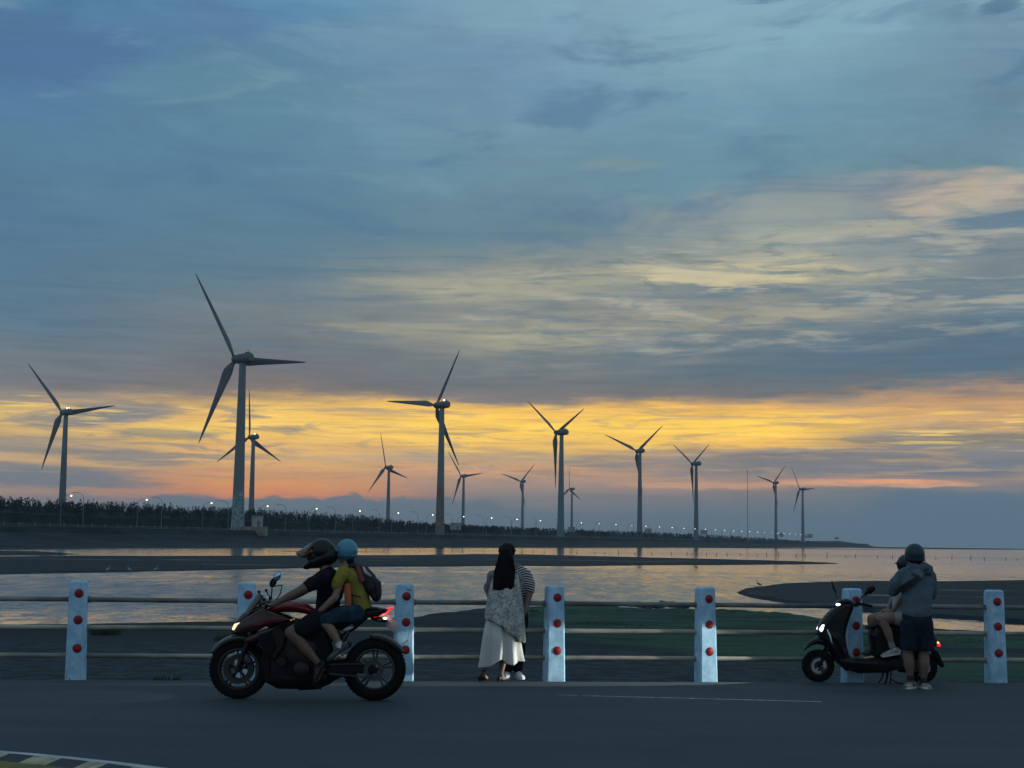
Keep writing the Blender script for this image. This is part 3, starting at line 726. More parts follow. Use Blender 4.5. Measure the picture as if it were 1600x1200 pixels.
kiosk(712, 828, 760, 5.2, 4, 3.2, 'grey kiosk beside the tan based turbine tower')
kiosk(893, 831, 1000, 4.4, 4, 2.9, 'grey kiosk beside the blue green footed tower')
kiosk(1013, 832, 1230, 5.0, 4, 2.9, 'dark kiosk right of the turbine with the doubled lower blade')
kiosk(1100, 835, 1330, 5.4, 4, 3.5, 'dark kiosk right of the straight hanging blade turbine')
kiosk(1221, 839, 1900, 4.4, 4, 4.5, 'far kiosk right of the small Y-shaped turbine')
kiosk(1262, 840.5, 1920, 11, 5, 4.5, 'wide low kiosk at the foot of the rightmost turbine')
kiosk(1307, 843, 2200, 5, 4, 3, 'tiny hut near the very tip of the dike')
q = pp(1168, 838, 1600); mast = empty('lattice_mast', (q.x, q.y, 3), 'tall thin measuring mast held by guy wires between two turbines', 'mast')
mb = MB(); H = (pp(1168, 733, 1600).z-3)
for a in range(3):
    th = 2*pi*a/3; mb.tube([(.35*cos(th), .35*sin(th), 0), (.25*cos(th), .25*sin(th), H)], .09, 5)
for i in range(36):
    z0 = H*i/36; z1 = H*(i+1)/36
    for a in range(3):
        t0 = 2*pi*a/3; t1 = 2*pi*(a+1)/3; mb.tube([(.34*cos(t0), .34*sin(t0), z0), (.34*cos(t1), .34*sin(t1), z1)], .04, 4)
mb.build('lattice', M['lamppole'], mast)
mb = MB()
for a in range(3):
    th = 2*pi*a/3+.5
    for f in (.45,.7,.95): mb.tube([(.3*cos(th), .3*sin(th), H*f), (26*cos(th), 26*sin(th), 0)], .02, 4)
mb.build('guy_wire', M['lamppole'], mast)

# ------------------------------------------------------------------ stake fence out on the flat, birds, stones
fl = [(560,862.5),(640,863),(760,864),(900,866),(1010,867.5),(1150,869),(1290,870.5),(1420,873),(1600,876),(1700,878)]
sf = empty('net_fence', (*gxy(1000, 867.3), ZW), 'long thin fence of stakes and lines standing in the shallow water', 'fence'); o0 = Vector(sf.location)
rnd = random.Random(5); x = 572.0; stp = None; tops = []
while x < 1640:
    for a, b in zip(fl[:-1], fl[1:]):
        if a[0] <= x < b[0]: y = a[1]+(b[1]-a[1])*(x-a[0])/(b[0]-a[0])
    p = gp(x, y, ZW)
    if stp is None:
        mb = MB(); mb.tube([(0,0,-.3),(.01,0,.5),(0,.01,1.0)], [.045,.04,.03], 6); stp = mb.build('stake', mat('stake_wood', (.02,.02,.02), .9), sf); o = stp
    else: o = stp.copy(); sc.collection.objects.link(o)
    s = rnd.choice([.6,.7,.8,.9,1.3]); o.location = p-o0; o.scale = (1.7,1.7,s); o.rotation_euler = (rnd.uniform(-.1,.1), rnd.uniform(-.15,.15), 0)
    tops.append(p-o0+Vector((0,0,.55))); x += rnd.uniform(14,34)
mb = MB(); mb.tube(tops, .02, 4); mb.tube([t-Vector((0,0,.28)) for t in tops], .014, 4); mb.build('line', M['lamppole'], sf)

def bird(px, py, s, label, face=1, m=None):
    p = gp(px, py, ZW); r = empty('egret', (p.x, p.y, ZW+.02), label, 'bird', 'birds on the tidal flat'); r.scale = (s*face, s, s)
    mb = MB(); mb.loft([((-.26,0,.30),.015,.012),((-.15,0,.34),.05,.045),((-.02,0,.40),.075,.075),((.09,0,.44),.06,.06),((.15,0,.5),.03,.03),((.12,0,.58),.02,.02),((.14,0,.67),.018,.018),((.19,0,.71),.028,.026),((.24,0,.70),.012,.010),((.32,0,.685),.004,.004)], n=10)
    for q in (-.025,.025): mb.tube([(.0,q,.34),(-.01,q,.18),(.01,q,0),(.06,q,-.01)], .007, 5)
    mb.build('body', m or M['egret'], r)
M['egret'] = mat('egret_white', (.35,.36,.36), .7); M['darkbird'] = mat('dark_feathers', (.03,.03,.03), .7)
bird(168,896,.85,'pale wading bird farthest left at the edge of the mud bar')
bird(202,895.5,.8,'pale wading bird second from left below the mud bar',-1)
bird(243,895.5,.85,'pale wading bird left of the motorcycle rider, below the mud bar')
bird(312,893,.8,'dark small bird near the mud bar edge before the big turbine reflection',1,M['darkbird'])
bird(1186,921,.9,'dark wading bird just above the tip of the mud island',-1,M['darkbird'])

M['stone'] = mat('wet_stone', (.03,.036,.04), .8, var=.3, scale=3, bump=.4, bscale=6)
def stone(p, r, seed):
    rnd = random.Random(seed); bm = bmesh.new(); bmesh.ops.create_icosphere(bm, subdivisions=3, radius=1)
    o = Vector((rnd.uniform(0,50), 0, 0))
    for v in bm.verts:
        n_ = v.co.normalized(); v.co = Vector((n_.x*r*1.5, n_.y*r, n_.z*r*.7))*(1+.45*mnoise.noise(n_*1.6+o)+.15*mnoise.noise(n_*4+o))
    me = bpy.data.meshes.new('stone'); bm.to_mesh(me); bm.free(); me.materials.append(M['stone'])
    ob = bpy.data.objects.new('stone', me); sc.collection.objects.link(ob); ob.location = p; return ob
ORD = ['first','second','third','fourth','fifth','sixth','seventh','eighth','ninth','tenth','eleventh','twelfth','thirteenth']
for i, (x, y, r) in enumerate([(986,945.5,.30),(996,947,.42),(1006,948.8,.36),(1014,951,.22),(1020,949.5,.34),(1031,950,.26),(1038,947,.5),(1049,946,.42),(1056,948.5,.4),(1066,949.5,.34),(1072,948,.25)]):
    tag(stone(gp(x, y, ZW)+Vector((0,0,.02)), r*.62, i), 'dark wet stone, %s from the left in the low heap on the grass shore' % ORD[i], 'stone', 'stones at the water edge')
rub = MB(); rnd = random.Random(9)
for (x0, x1, y, n, r) in [(58,112,848,60,1.5),(340,372,847,30,1.2),(380,420,853.5,14,.7),(540,560,847,16,1.0),(680,700,846.5,14,1.3),(950,972,846.5,12,1.6)]:
    for i in range(n):
        p = gp(rnd.uniform(x0, x1), y+rnd.uniform(-.6,.6), ZW+.2); s = rnd.uniform(.3,1)*r
        rub.ell((p.x, p.y, ZW+.2+s*.25+rnd.random()*r*.7), (s*1.3, s, s*.7), nu=7, nv=5)
tag(rub.build('rubble', M['stone'], smooth=False), 'dark heaps of stones and driftwood lying on the far mudflat', 'rubble', kind='stuff')

# ------------------------------------------------------------------ road
edge_road = [(-900,1088),(-300,1066),(0,1062),(400,1059.5),(700,1058.5),(1000,1060),(1300,1063.5),(1600,1067.5),(1900,1072),(2600,1090)]
ea = gp(0, 1062.3, 0); eb = gp(1600, 1067.3, 0)
dirv = Vector((eb.x-ea.x, eb.y-ea.y)).normalized(); nrm = Vector((-dirv.y, dirv.x))
def EP(s, off, z=0.0): return Vector((ea.x+dirv.x*s+nrm.x*off, ea.y+dirv.y*s+nrm.y*off, z))   # along / beyond the road edge
rd = MB(); n = 60; vs = []; fs = []
for i in range(n+1):
    s = -60+i*140/n
    vs += [EP(s, -45), EP(s, -8), EP(s, 0), EP(s, .004, -.3)]
for i in range(n):
    for j in range(3): fs.append((i*4+j, (i+1)*4+j, (i+1)*4+j+1, i*4+j+1))
rd.add(vs, fs); tag(rd.build('road', M['road'], smooth=False), kind='structure')
bk = MB(); vs = []; fs = []
for i in range(n+1):
    s = -60+i*140/n; vs += [EP(s, .01, -.16), EP(s, .55, -.17), EP(s, 8.5, -1.40), EP(s, 10.5, -1.55)]
for i in range(n):
    for j in range(3): fs.append((i*4+j, (i+1)*4+j, (i+1)*4+j+1, i*4+j+1))
bk.add(vs, fs); tag(bk.build('bank_ground', M['near'], smooth=False), kind='structure')
# worn white line
def road_quad(mb, p0, p1, w, z=.004):
    a = Vector(p0); b = Vector(p1); d = (b-a).normalized(); q = Vector((-d.y, d.x, 0))*w/2
    mb.add([(a-q).xy.to_3d()+Vector((0,0,z)), (b-q).xy.to_3d()+Vector((0,0,z)), (b+q).xy.to_3d()+Vector((0,0,z)), (a+q).xy.to_3d()+Vector((0,0,z))], [(0,1,2,3)])
ln = MB(); rnd = random.Random(2)
A = gp(872, 1086.5); Bp = gp(1284, 1097)
cuts = [(0,.03,.35),(.035,.075,.5),(.09,.12,.5),(.13,.25,.7),(.255,.38,.8),(.385,.52,1.0),(.525,.60,.6),(.60,1.0,1.15)]
for a, b, w_ in cuts: road_quad(ln, A.lerp(Bp, a), A.lerp(Bp, b), .035*w_)
for i in range(14):
    t = rnd.uniform(.1,.55); p = A.lerp(Bp, t)+Vector((0, rnd.uniform(-.05,.05), 0)); road_quad(ln, p, p+Vector((rnd.uniform(.03,.08),0,0)), .012, .0045)
tag(ln.build('road_marking', M['paint'], smooth=False), kind='structure')
# painted kerb of the traffic island at lower left
kb = empty('painted_kerb', (*gp(60, 1188).xy, 0), 'yellow and black painted kerb of a traffic island at lower left', 'kerb'); k0 = Vector(kb.location)
pts = [gp(x, y, .12).xy.to_3d() for x, y in ((-420,1158),(-200,1161),(-80,1165),(0,1169),(62,1174),(125,1180),(190,1187),(270,1197),(330,1208),(400,1224))]
M['kerb_y'] = mat('kerb_yellow', (.30,.27,.16), .7, var=.25, scale=8); M['kerb_b'] = mat('kerb_black', (.006,.010,.016), .7); M['kerb_w'] = mat('kerb_edge', (.34,.37,.38), .6, var=.2)
M['kerb_f'] = mat('kerb_face', (.11,.095,.012), .8, var=.3, scale=5)
dense = []
for i in range(len(pts)-1):
    nn_ = max(2, int((pts[i+1]-pts[i]).length/.06))
    for j in range(nn_): dense.append(pts[i].lerp(pts[i+1], j/nn_))
acc = 0.0; mb = MB()
for i in range(len(dense)-2):
    a, b, c = dense[i], dense[i+1], dense[i+2]
    d1 = (b-a).normalized(); d2 = (c-b).normalized(); n1 = Vector((d1.y,-d1.x,0)); n2 = Vector((d2.y,-d2.x,0))
    H = .12
    ring = lambda p, nn: [p-k0+Vector((0,0,-.01)), p-k0+nn*.012+Vector((0,0,H-.015)), p-k0+nn*.18+Vector((0,0,H)), p-k0+nn*.34+Vector((0,0,H-.03)), p-k0+nn*.9+Vector((0,0,H-.07)), p-k0+nn*.93+Vector((0,0,-.01))]
    r1 = ring(a, n1); r2 = ring(b, n2); st = 1-int((acc+.06)/.24)%2
    for j, m_ in enumerate((2,2,st,3,3)): mb.add([r1[j], r2[j], r2[j+1], r1[j+1]], [(0,1,2,3)], m_)
    acc += (b-a).length
mb.build('kerb_stone', [M['kerb_y'], M['kerb_b'], M['kerb_w'], M['kerb_f']], kb, smooth=False)
isl = MB(); isl.add([p+Vector((0,0,.045)) for p in [dense[i]+Vector((0,-.86,0)) for i in range(0, len(dense), 3)]]+[Vector((dense[-1].x, 4, .045)), Vector((dense[0].x, 4, .045))], [tuple(range(len(range(0, len(dense), 3))+2))])
tag(isl.build('traffic_island_ground', M['kerb_f'], smooth=False), kind='structure')

# ------------------------------------------------------------------ guard fence with blue-white posts
def post_mat():
    m = bpy.data.materials.new('post_paint'); m.use_nodes = True; nt = m.node_tree; k = G(nt); b = nt.nodes['Principled BSDF']
    oi = k.n('ShaderNodeObjectInfo').outputs['Random']; co0 = k.n('ShaderNodeTexCoord').outputs['Object']
    ad = k.n('ShaderNodeVectorMath', operation='ADD'); nt.links.new(co0, ad.inputs[0]); nt.links.new(k.xyz(k.m('MULTIPLY', oi, 37.0), k.m('MULTIPLY', oi, 11.0), k.m('MULTIPLY', oi, 23.0)), ad.inputs[1]); co = ad.outputs[0]
    mp = k.n('ShaderNodeMapping'); nt.links.new(co, mp.inputs[0]); mp.inputs['Scale'].default_value = (1, 1, .12)
    streak = k.noise(mp.outputs[0], 30, 5, .7); blot = k.noise(co, 5, 6, .65); chip = k.noise(co, 26, 5, .75)
    c = k.mix(k.mr(blot, .35, .65), (.22,.41,.57), (.36,.59,.77))
    c = k.mix(k.m('MULTIPLY', k.mr(streak, .60, .72), .55), c, (.10,.17,.22))
    c = k.mix(k.m('MULTIPLY', k.mr(chip, .70, .76), .8), c, (.16,.15,.14))
    mq = k.n('ShaderNodeMapping'); nt.links.new(co, mq.inputs[0]); mq.inputs['Scale'].default_value = (1, 1, .3)
    vo = k.n('ShaderNodeTexVoronoi', feature='DISTANCE_TO_EDGE'); nt.links.new(mq.outputs[0], vo.inputs['Vector']); vo.inputs['Scale'].default_value = 4.5
    c = k.mix(k.m('MULTIPLY', k.m('MULTIPLY', k.mr(vo.outputs['Distance'], .018, .004), k.mr(blot, .5, .6)), .8), c, (.05,.07,.09))
    nt.links.new(c, b.inputs['Base Color']); b.inputs['Roughness'].default_value = .65; b.inputs['Specular IOR Level'].default_value = .3
    bn = k.n('ShaderNodeBump'); bn.inputs['Strength'].default_value = .5; bn.inputs['Distance'].default_value = .01
    nt.links.new(k.m('ADD', blot, k.m('MULTIPLY', chip, .5)), bn.inputs['Height']); nt.links.new(bn.outputs[0], b.inputs['Normal']); return m
M['postp'] = post_mat()
M['refl'] = mat('reflector_red', (.26,.008,.014), .5, spec=.3, var=.2, scale=20)
M['reflrim'] = mat('reflector_rim', (.10,.03,.04), .5)
M['railm'] = mat('rail_paint', (.16,.17,.165), .7, var=.35, scale=3.0, c2=(.06,.065,.065), bump=.3, bscale=20, stretch=(.3,1,1))
M['railc'] = mat('rail_paint_cream', (.27,.26,.21), .7, var=.3, scale=3.0, c2=(.13,.13,.11), bump=.3, bscale=20, stretch=(.3,1,1))
fence = empty('guard_fence', EP(5, .38, -.13), 'roadside fence of pale blue posts with red reflectors and three pipe rails', 'fence'); f0 = Vector(fence.location)
OFF = .38
def fence_s(px):   # where along the fence a photo column falls
    lo, hi = -40, 60
    for _ in range(50):
        mid = (lo+hi)/2; p = EP(mid, OFF)
        q = CAMROT.to_3x3().transposed() @ (Vector((p.x, p.y, .5))-Vector((0,0,CAM_H)))
        if 800+FPX*q.x/-q.z < px: lo = mid
        else: hi = mid
    return lo
post_px = [-160,121,384,631,866,1103,1331,1555,1778]
sv_ = [fence_s(x) for x in post_px]
def post_mb():
    mb = MB(); rings = []
    def ring(z, hw, hd, ch):
        return [(-hw+ch,-hd,z),(hw-ch,-hd,z),(hw,-hd+ch,z),(hw,hd-ch,z),(hw-ch,hd,z),(-hw+ch,hd,z),(-hw,hd-ch,z),(-hw,-hd+ch,z)]
    rs = [ring(-.2,.124,.11,.018), ring(.5,.115,.103,.02), ring(1.21,.106,.095,.022), ring(1.26,.102,.092,.022), ring(1.28,.082,.075,.02)]
    vs = [v for r in rs for v in r]; fs = []
    for i in range(len(rs)-1):
        for j in range(8): fs.append((i*8+j, i*8+(j+1)%8, (i+1)*8+(j+1)%8, (i+1)*8+j))
    fs.append(tuple(32+j for j in range(8))); mb.add(vs, fs); return mb
ang = atan2(dirv.y, dirv.x); proto = None
for i, s in enumerate(sv_):
    P = EP(s, OFF, -.13)
    if proto is None:
        po = post_mb().build('post', M['postp'], fence, angle=25); proto = po
        for z in (.48,.815,1.13):
            rb = MB(); hd = -.11+.018*(z/1.22)*.9; rb.lathe([(.001,hd-.016),(.03,hd-.014),(.045,hd-.008),(.048,hd-.002)], 20, c=(.012,0,z), axis='Y')
            rb.lathe([(.049,hd-.006),(.054,hd-.004),(.054,hd+.004)], 20, c=(.012,0,z), axis='Y', m=1)
            rb.build('reflector', [M['refl'], M['reflrim']], po)
    else: po = copy_tree(proto, fence)
    po.location = P-f0; po.rotation_euler = (radians(random.uniform(-.6,.6)), radians(random.uniform(-.5,.5)), ang+radians([0,6,6,5,9,11,6,-5,-4][i]))
for i in range(len(sv_)-1):
    for k_, (z, r, m_) in enumerate(((1.055,.030,'railm'),(.72,.028,'railc'),(.385,.028,'railc'))):
        a = EP(sv_[i]+.08, OFF+.03, -.13+z)-f0; b = EP(sv_[i+1]-.08, OFF+.03, -.13+z)-f0
        mb = MB(); mid = a.lerp(b, .5)+Vector((0,0,random.uniform(-.004,.003)))
        mb.tube([a, a.lerp(mid,.5), mid, mid.lerp(b,.5), b], r, 12)
        for e_, d_ in ((a,1),(b,-1)):
            dd = (b-a).normalized()*d_; mb.tube([e_+dd*.02, e_+dd*.06], r+.008, 12)
        mb.build('rail', M[m_], fence)
# grass tufts by the kerb
M['tuft'] = mat('tuft_grass', (.03,.055,.03), .9, var=.3, scale=20)
def tuft(p, n, h, r, seed, label):
    rnd = random.Random(seed); mb = MB()
    for i in range(n):
        th = rnd.uniform(0, 2*pi); q = rnd.random()**.5*r; b = Vector((q*cos(th), q*sin(th), -.03)); hh = h*rnd.uniform(.5,1.1)
        l = Vector((cos(th)*rnd.uniform(.1,.6), sin(th)*rnd.uniform(.1,.6), 1))*hh; w_ = Vector((-sin(th), cos(th), 0))*.006
        mb.add([b-w_, b+w_, b+l*.6+w_*.7, b+l*.6-w_*.7, b+l+Vector((cos(th), sin(th), -.5))*hh*.15], [(0,1,2,3),(3,2,4)])
    o = mb.build('grass_tuft', M['tuft'], smooth=False, fix=False); o.location = p; tag(o, label, 'grass tuft', 'grass tufts beyond the road edge')
tuft(EP(fence_s(262), .5, -.13), 260, .2, .16, 1, 'small grass tuft at the road edge right of the leftmost post')
tuft(gp(165, 990, -.75), 500, .22, .42, 2, 'wide low grass patch on the bank right of the leftmost post')
tuft(gp(352, 1000, -.75), 300, .2, .3, 3, 'low grass patch on the bank in front of the motorcycle headlight')
# low sward on the right-hand shore
sw = MB(); rnd = random.Random(31)
for i in range(26000):
    px = rnd.uniform(815, 1640); py = rnd.uniform(952, 1040)
    p = gp(px, py, ZW+.06)
    if p.y > 80: continue
    big = mnoise.noise(Vector((p.x*.12, p.y*.3, 4)))
    ylim = 50.5-1.5*p.x
    lo = [b for a, b in edge if a <= px][-1]
    if big < -.12 or p.y < ylim+big*8 or py < lo+3+(12 if px > 1230 else 3): continue
    h = rnd.uniform(.02,.06)*(1.3+big); th = rnd.uniform(0, 2*pi); w_ = Vector((cos(th), sin(th), 0))*rnd.uniform(.03,.09)
    c = p; sw.add([c-w_, c+w_, c+Vector((rnd.uniform(-.06,.06), 0, h))], [(0,1,2)])
M['sward'] = mat('shore_sward', (.026,.092,.048), .95, var=.25, scale=.4, spec=.1)
tag(sw.build('shore_grass', M['sward'], smooth=False, fix=False), 'dark green low grass covering the right-hand shore behind the fence', 'grass', kind='stuff')

# ------------------------------------------------------------------ materials for vehicles and people
M['tyre'] = mat('tyre_rubber', (.006,.007,.008), .9, var=.2, scale=30, spec=.15)
M['rim'] = mat('rim_metal', (.05,.055,.06), .4, metal=.7)
M['rimb'] = mat('rim_black', (.02,.022,.025), .4, metal=.3)
M['black'] = mat('black_plastic', (.006,.007,.009), .38, var=.1, spec=.25)
M['blackm'] = mat('black_matte', (.007,.008,.010), .8, var=.2, spec=.15)
M['engine'] = mat('engine_metal', (.009,.010,.012), .5, metal=.5, var=.4, scale=12)
M['chrome'] = mat('bright_metal', (.5,.53,.56), .22, metal=1.0)
M['red'] = mat('red_paint', (.15,.008,.014), .3, var=.1)
M['redd'] = mat('red_paint_dark', (.030,.006,.009), .4, var=.1)
M['greyf'] = mat('grey_fairing', (.022,.03,.036), .25)
M['screen'] = mat('windscreen', (.10,.06,.07), .15, alpha=.75)
M['headl'] = mat('headlamp_lit', (1,1,1), .3, emit=(1.0,.72,.36), es=1.3)
M['headw'] = mat('headlamp_white', (1,1,1), .3, emit=(.88,.95,1.0), es=2.2)
M['taill'] = mat('tail_lamp_lit', (1,.1,.1), .3, emit=(1.0,.012,.02), es=1.25)
M['platel'] = mat('plate_light', (1,1,1), .3, emit=(1,.9,.7), es=4)
M['plate'] = mat('number_plate', (.42,.36,.40), .5, var=.1)
M['amber'] = mat('amber_lamp', (1,.5,.1), .3, emit=(1,.45,.12), es=2.5)
M['mirror'] = mat('mirror_glass', (.25,.5,.8), .08, metal=1.0)
M['seat'] = mat('seat_vinyl', (.006,.007,.009), .7, bump=.2)
M['skin'] = mat('skin', (.21,.135,.105), .6, var=.08, scale=4)
M['skind'] = mat('skin_tanned', (.12,.078,.058), .6, var=.08, scale=4)
M['tee_black'] = mat('black_tee', (.008,.010,.016), .95, var=.3, spec=.1)
M['tee_yellow'] = mat('yellow_tee', (.19,.172,.035), .9, var=.15, scale=5, spec=.1)
M['orange'] = mat('orange_panel', (.40,.11,.03), .85)
M['denim'] = mat('blue_denim', (.02,.045,.075), .9, var=.3, scale=10, spec=.1)
M['shorts_black'] = mat('black_shorts', (.009,.011,.016), .95, spec=.1)
M['shoe_grey'] = mat('grey_sneaker', (.05,.07,.09), .8, var=.3, scale=12)
M['shoe_dark'] = mat('dark_sneaker', (.02,.025,.03), .8, var=.3, scale=12)
M['sock'] = mat('white_sock', (.5,.52,.52), .9)
M['shell_blue'] = mat('helmet_blue', (.035,.19,.29), .3, var=.2, scale=4)
M['shell_blk'] = mat('helmet_black', (.006,.008,.012), .35, spec=.3, var=.15)
M['visor'] = mat('visor_amber', (.09,.05,.028), .2, var=.2, scale=10)
M['pack'] = mat('backpack_black', (.010,.010,.013), .8, bump=.3)
M['packred'] = mat('backpack_red', (.16,.03,.04), .7); M['packw'] = mat('backpack_white', (.38,.36,.38), .7)

# ------------------------------------------------------------------ figure helpers
def V(*a): return Vector(a)
def limb(mb, pts, rads, n=14, side=(0,-1,0)):
    """tapered limb through joints, with swollen middles"""
    st = []
    for i in range(len(pts)-1):
        a, b = Vector(pts[i]), Vector(pts[i+1]); ra, rb = rads[i], rads[i+1]
        for t, k in ((0,1.0),(.25,1.09),(.5,1.04),(.75,.99)): st.append((a.lerp(b, t), (ra+(rb-ra)*t)*k, (ra+(rb-ra)*t)*k))
    st.append((Vector(pts[-1]), rads[-1], rads[-1])); mb.loft(st, n=n, side=side, round_caps=True)
def hand(mb, w, d, nrm, curl=.5, s=1.0, thumb=1):
    """palm and five bent fingers: w wrist, d direction, nrm back of the hand"""
    d = Vector(d).normalized(); nrm = Vector(nrm); nrm = (nrm-d*nrm.dot(d)).normalized(); r = d.cross(nrm)
    w = Vector(w); mb.loft([(w,.026*s,.02*s),(w+d*.03*s,.034*s,.018*s),(w+d*.075*s,.041*s,.015*s),(w+d*.095*s,.038*s,.011*s)], n=10, side=r, round_caps=True)
    for i, (o, l) in enumerate(((-.031,.062),(-.0105,.072),(.0105,.070),(.031,.055))):
        p = w+d*(.09)*s+r*o*s; c = curl*(1+.12*i); a = 0; pts = [p]
        for seg in (.45,.32,.23):
            a += c*.75; q = (d*cos(a)-nrm*sin(a)); pts.append(pts[-1]+q*l*seg*1.15*s)
        mb.tube(pts, [.0092*s,.0088*s,.0082*s,.0070*s], 8, rc=True)
    p = w+d*.025*s+r*thumb*.03*s; t1 = (d*.75+r*thumb*.65-nrm*.25).normalized(); q = p+t1*.04*s; t2 = (d*.95+r*thumb*.1-nrm*.45).normalized()
    mb.tube([p, q, q+t2*.032*s], [.0125*s,.0105*s,.0085*s], 8, rc=True)
def head(mb, c, f, s=1.0, up=(0,0,1)):
    f = Vector(f).normalized(); up = Vector(up); up = (up-f*up.dot(f)).normalized(); r = f.cross(up); R = Matrix((r, f, up)).transposed()
    c = Vector(c)
    def E(o, rr): mb.ell(c+R @ (Vector(o)*s), tuple(v*s for v in rr), R=R, nu=18, nv=12)
    E((0,-.012,.03), (.076,.094,.092)); E((0,.028,-.03), (.062,.062,.085)); E((0,.05,-.082), (.034,.034,.03)); E((0,.088,.035), (.045,.012,.014))
    mb.loft([(c+R @ V(0,.086,.03)*s,.008*s,.007*s),(c+R @ V(0,.104,-.005)*s,.013*s,.011*s),(c+R @ V(0,.098,-.02)*s,.017*s,.010*s)], n=8, side=r, round_caps=True)
    E((0,.084,-.045), (.024,.010,.007)); E((0,.082,-.058), (.020,.009,.007))
    for q in (-1,1): E((q*.078,-.008,0), (.010,.020,.032)); E((q*.042,.062,-.005), (.022,.02,.02))
def shoe(name, heel, toe, up, m, parent, w=.042, sole=None, h=.075, solem=None):
    heel = Vector(heel); toe = Vector(toe); d = (toe-heel); L = d.length; d.normalize(); up = Vector(up); up = (up-d*up.dot(d)).normalized(); r = d.cross(up)
    mb = MB(); P = lambda a, b: heel+d*a*L+up*b
    mb.loft([(P(-.04,.035),w*.6,.028),(P(.05,.042),w*.85,h*.55),(P(.22,.045),w*.88,h*.6),(P(.42,.038),w*.92,h*.48),(P(.62,.030),w*1.08,.034),(P(.85,.026),w*1.02,.027),(P(.98,.022),w*.6,.018)], n=14, side=r, round_caps=True)
    mb.loft([(P(.08,.06),w*.75,w*.75*1.2),(P(.10,.09),w*.78,w*.95)], n=14, side=r) if False else None
    o = mb.build(name, m, parent); soften(o, .007, 2)
    sb = MB(); out = []
    for t, q in ((-.07,.45),(-.02,.8),(.15,.88),(.4,.82),(.62,1.1),(.82,1.08),(.96,.75),(1.03,.35)): out.append((t, q))
    ring = [heel+d*t*L+r*w*q for t, q in out]+[heel+d*t*L-r*w*q for t, q in out[::-1]]
    n = len(ring); sb.add([p+up*.0 for p in ring]+[p+up*.024 for p in ring], [tuple(range(n)), tuple(range(2*n-1, n-1, -1))]+[(i, (i+1)%n, n+(i+1)%n, n+i) for i in range(n)])
    sb.build('sole', solem or M['shoe_grey'], o)
    lb = MB()
    for t in (.40,.47,.54,.61): lb.tube([P(t,.066-.06*(t-.4)*2)-r*w*.5, P(t,.078-.06*(t-.4)*2.2), P(t,.066-.06*(t-.4)*2)+r*w*.5], .0035, 5)
    lb.build('lace', M['sock'], o)
    return o

# ================================================================== MOTORCYCLE
bp = gp(478, 1093); BY = bp.y
bike = empty('motorcycle', (bp.x, bp.y, 0), 'dark red motorcycle riding left on the road with its lights on', 'motorcycle')
def L(u, v, y=0.0): return Vector(((u-740)/615, y, (1116+.0204*u-v)/615))
def L2d(pts): return [((u-740)/615, (1116+.0204*u-v)/615) for u, v in pts]
def wheel(name, c, R, hw, rimR, parent, spokes=5, disc=True):
    mb = MB(); pr = []
    for i in range(20):
        a = 2*pi*i/20; pr.append((R-hw*.85+hw*.85*cos(a) if cos(a) > -.2 else rimR-.01+.0*a, hw*sin(a)*(1 if cos(a) > -.2 else .75)))
    mb.lathe(pr, 56, c=(0,0,0), axis='Y', closed=True)
    for i in range(44):
        a = 2*pi*i/44
        for sgn in (-1,1):
            mb.box(((R-.006)*cos(a+sgn*.02), sgn*hw*.45, (R-.006)*sin(a+sgn*.02)), (.012,hw*.75,.016), R=Matrix.Rotation(-a, 3, 'Y'))
    t = mb.build(name, M['tyre'], parent); t.location = c
    rb = MB(); rb.lathe([(rimR,-hw*.78),(rimR-.012,-hw*.8),(rimR-.022,-hw*.55),(rimR-.03,0),(rimR-.022,hw*.55),(rimR-.012,hw*.8),(rimR,hw*.78),(rimR-.004,0)], 48, axis='Y', closed=True)
    rb.lathe([(.001,-.05),(.032,-.05),(.04,-.03),(.04,.03),(.032,.05),(.001,.05)], 20, axis='Y')
    for i in range(spokes):
        a = 2*pi*i/spokes+.3
        for da in (-.13,.13):
            p0 = Vector((.03*cos(a), 0, .03*sin(a))); p1 = Vector(((rimR-.025)*cos(a+da), 0, (rimR-.025)*sin(a+da)))
            rb.loft([(p0,.018,.012),(p0.lerp(p1,.5),.014,.010),(p1,.012,.012)], n=8, side=(0,1,0))
    rb.build('rim', M['rim'], t)
    if disc:
        for s_ in (-1,1):
            db = MB(); db.lathe([(.155,s_*(hw*.8)),(.155,s_*(hw*.8+.005)),(.10,s_*(hw*.8+.005)),(.10,s_*(hw*.8))], 40, axis='Y', closed=True)
            for i in range(5):
                a = 2*pi*i/5; db.tube([(.10*cos(a), s_*hw*.8, .10*sin(a)), (.04*cos(a+.3), s_*hw*.7, .04*sin(a+.3))], .006, 6)
            db.build('brake_disc', M['rimb'], t)
    return t
FW = L(300,930); RW = L(1183,938)
wheel('wheel', FW, FW.z, .060, .215, bike); wheel('wheel', RW, RW.z, .090, .215, bike, disc=False)
# fork, brakes
for s_ in (-1,1):
    mb = MB(); y = s_*.095
    mb.tube([L(292,945,y), L(345,800,y), L(372,730,y)], [.026,.027,.027], 12); mb.tube([L(372,730,y), L(440,560,y), L(462,500,y)], .022, 12)
    mb.build('fork_tube', M['engine'], bike)
    mb = MB(); mb.box(L(352,868,y-s_*.02), (.07,.05,.11), R=Matrix.Rotation(-.5, 3, 'Y'), bev=.012); mb.build('brake_caliper', M['rim'], bike)
mb = MB(); mb.tube([L(300,930,-.12), L(300,930,.12)], .013, 10); mb.tube([L(1183,938,-.14), L(1183,938,.14)], .016, 10); mb.build('axle', M['rim'], bike)
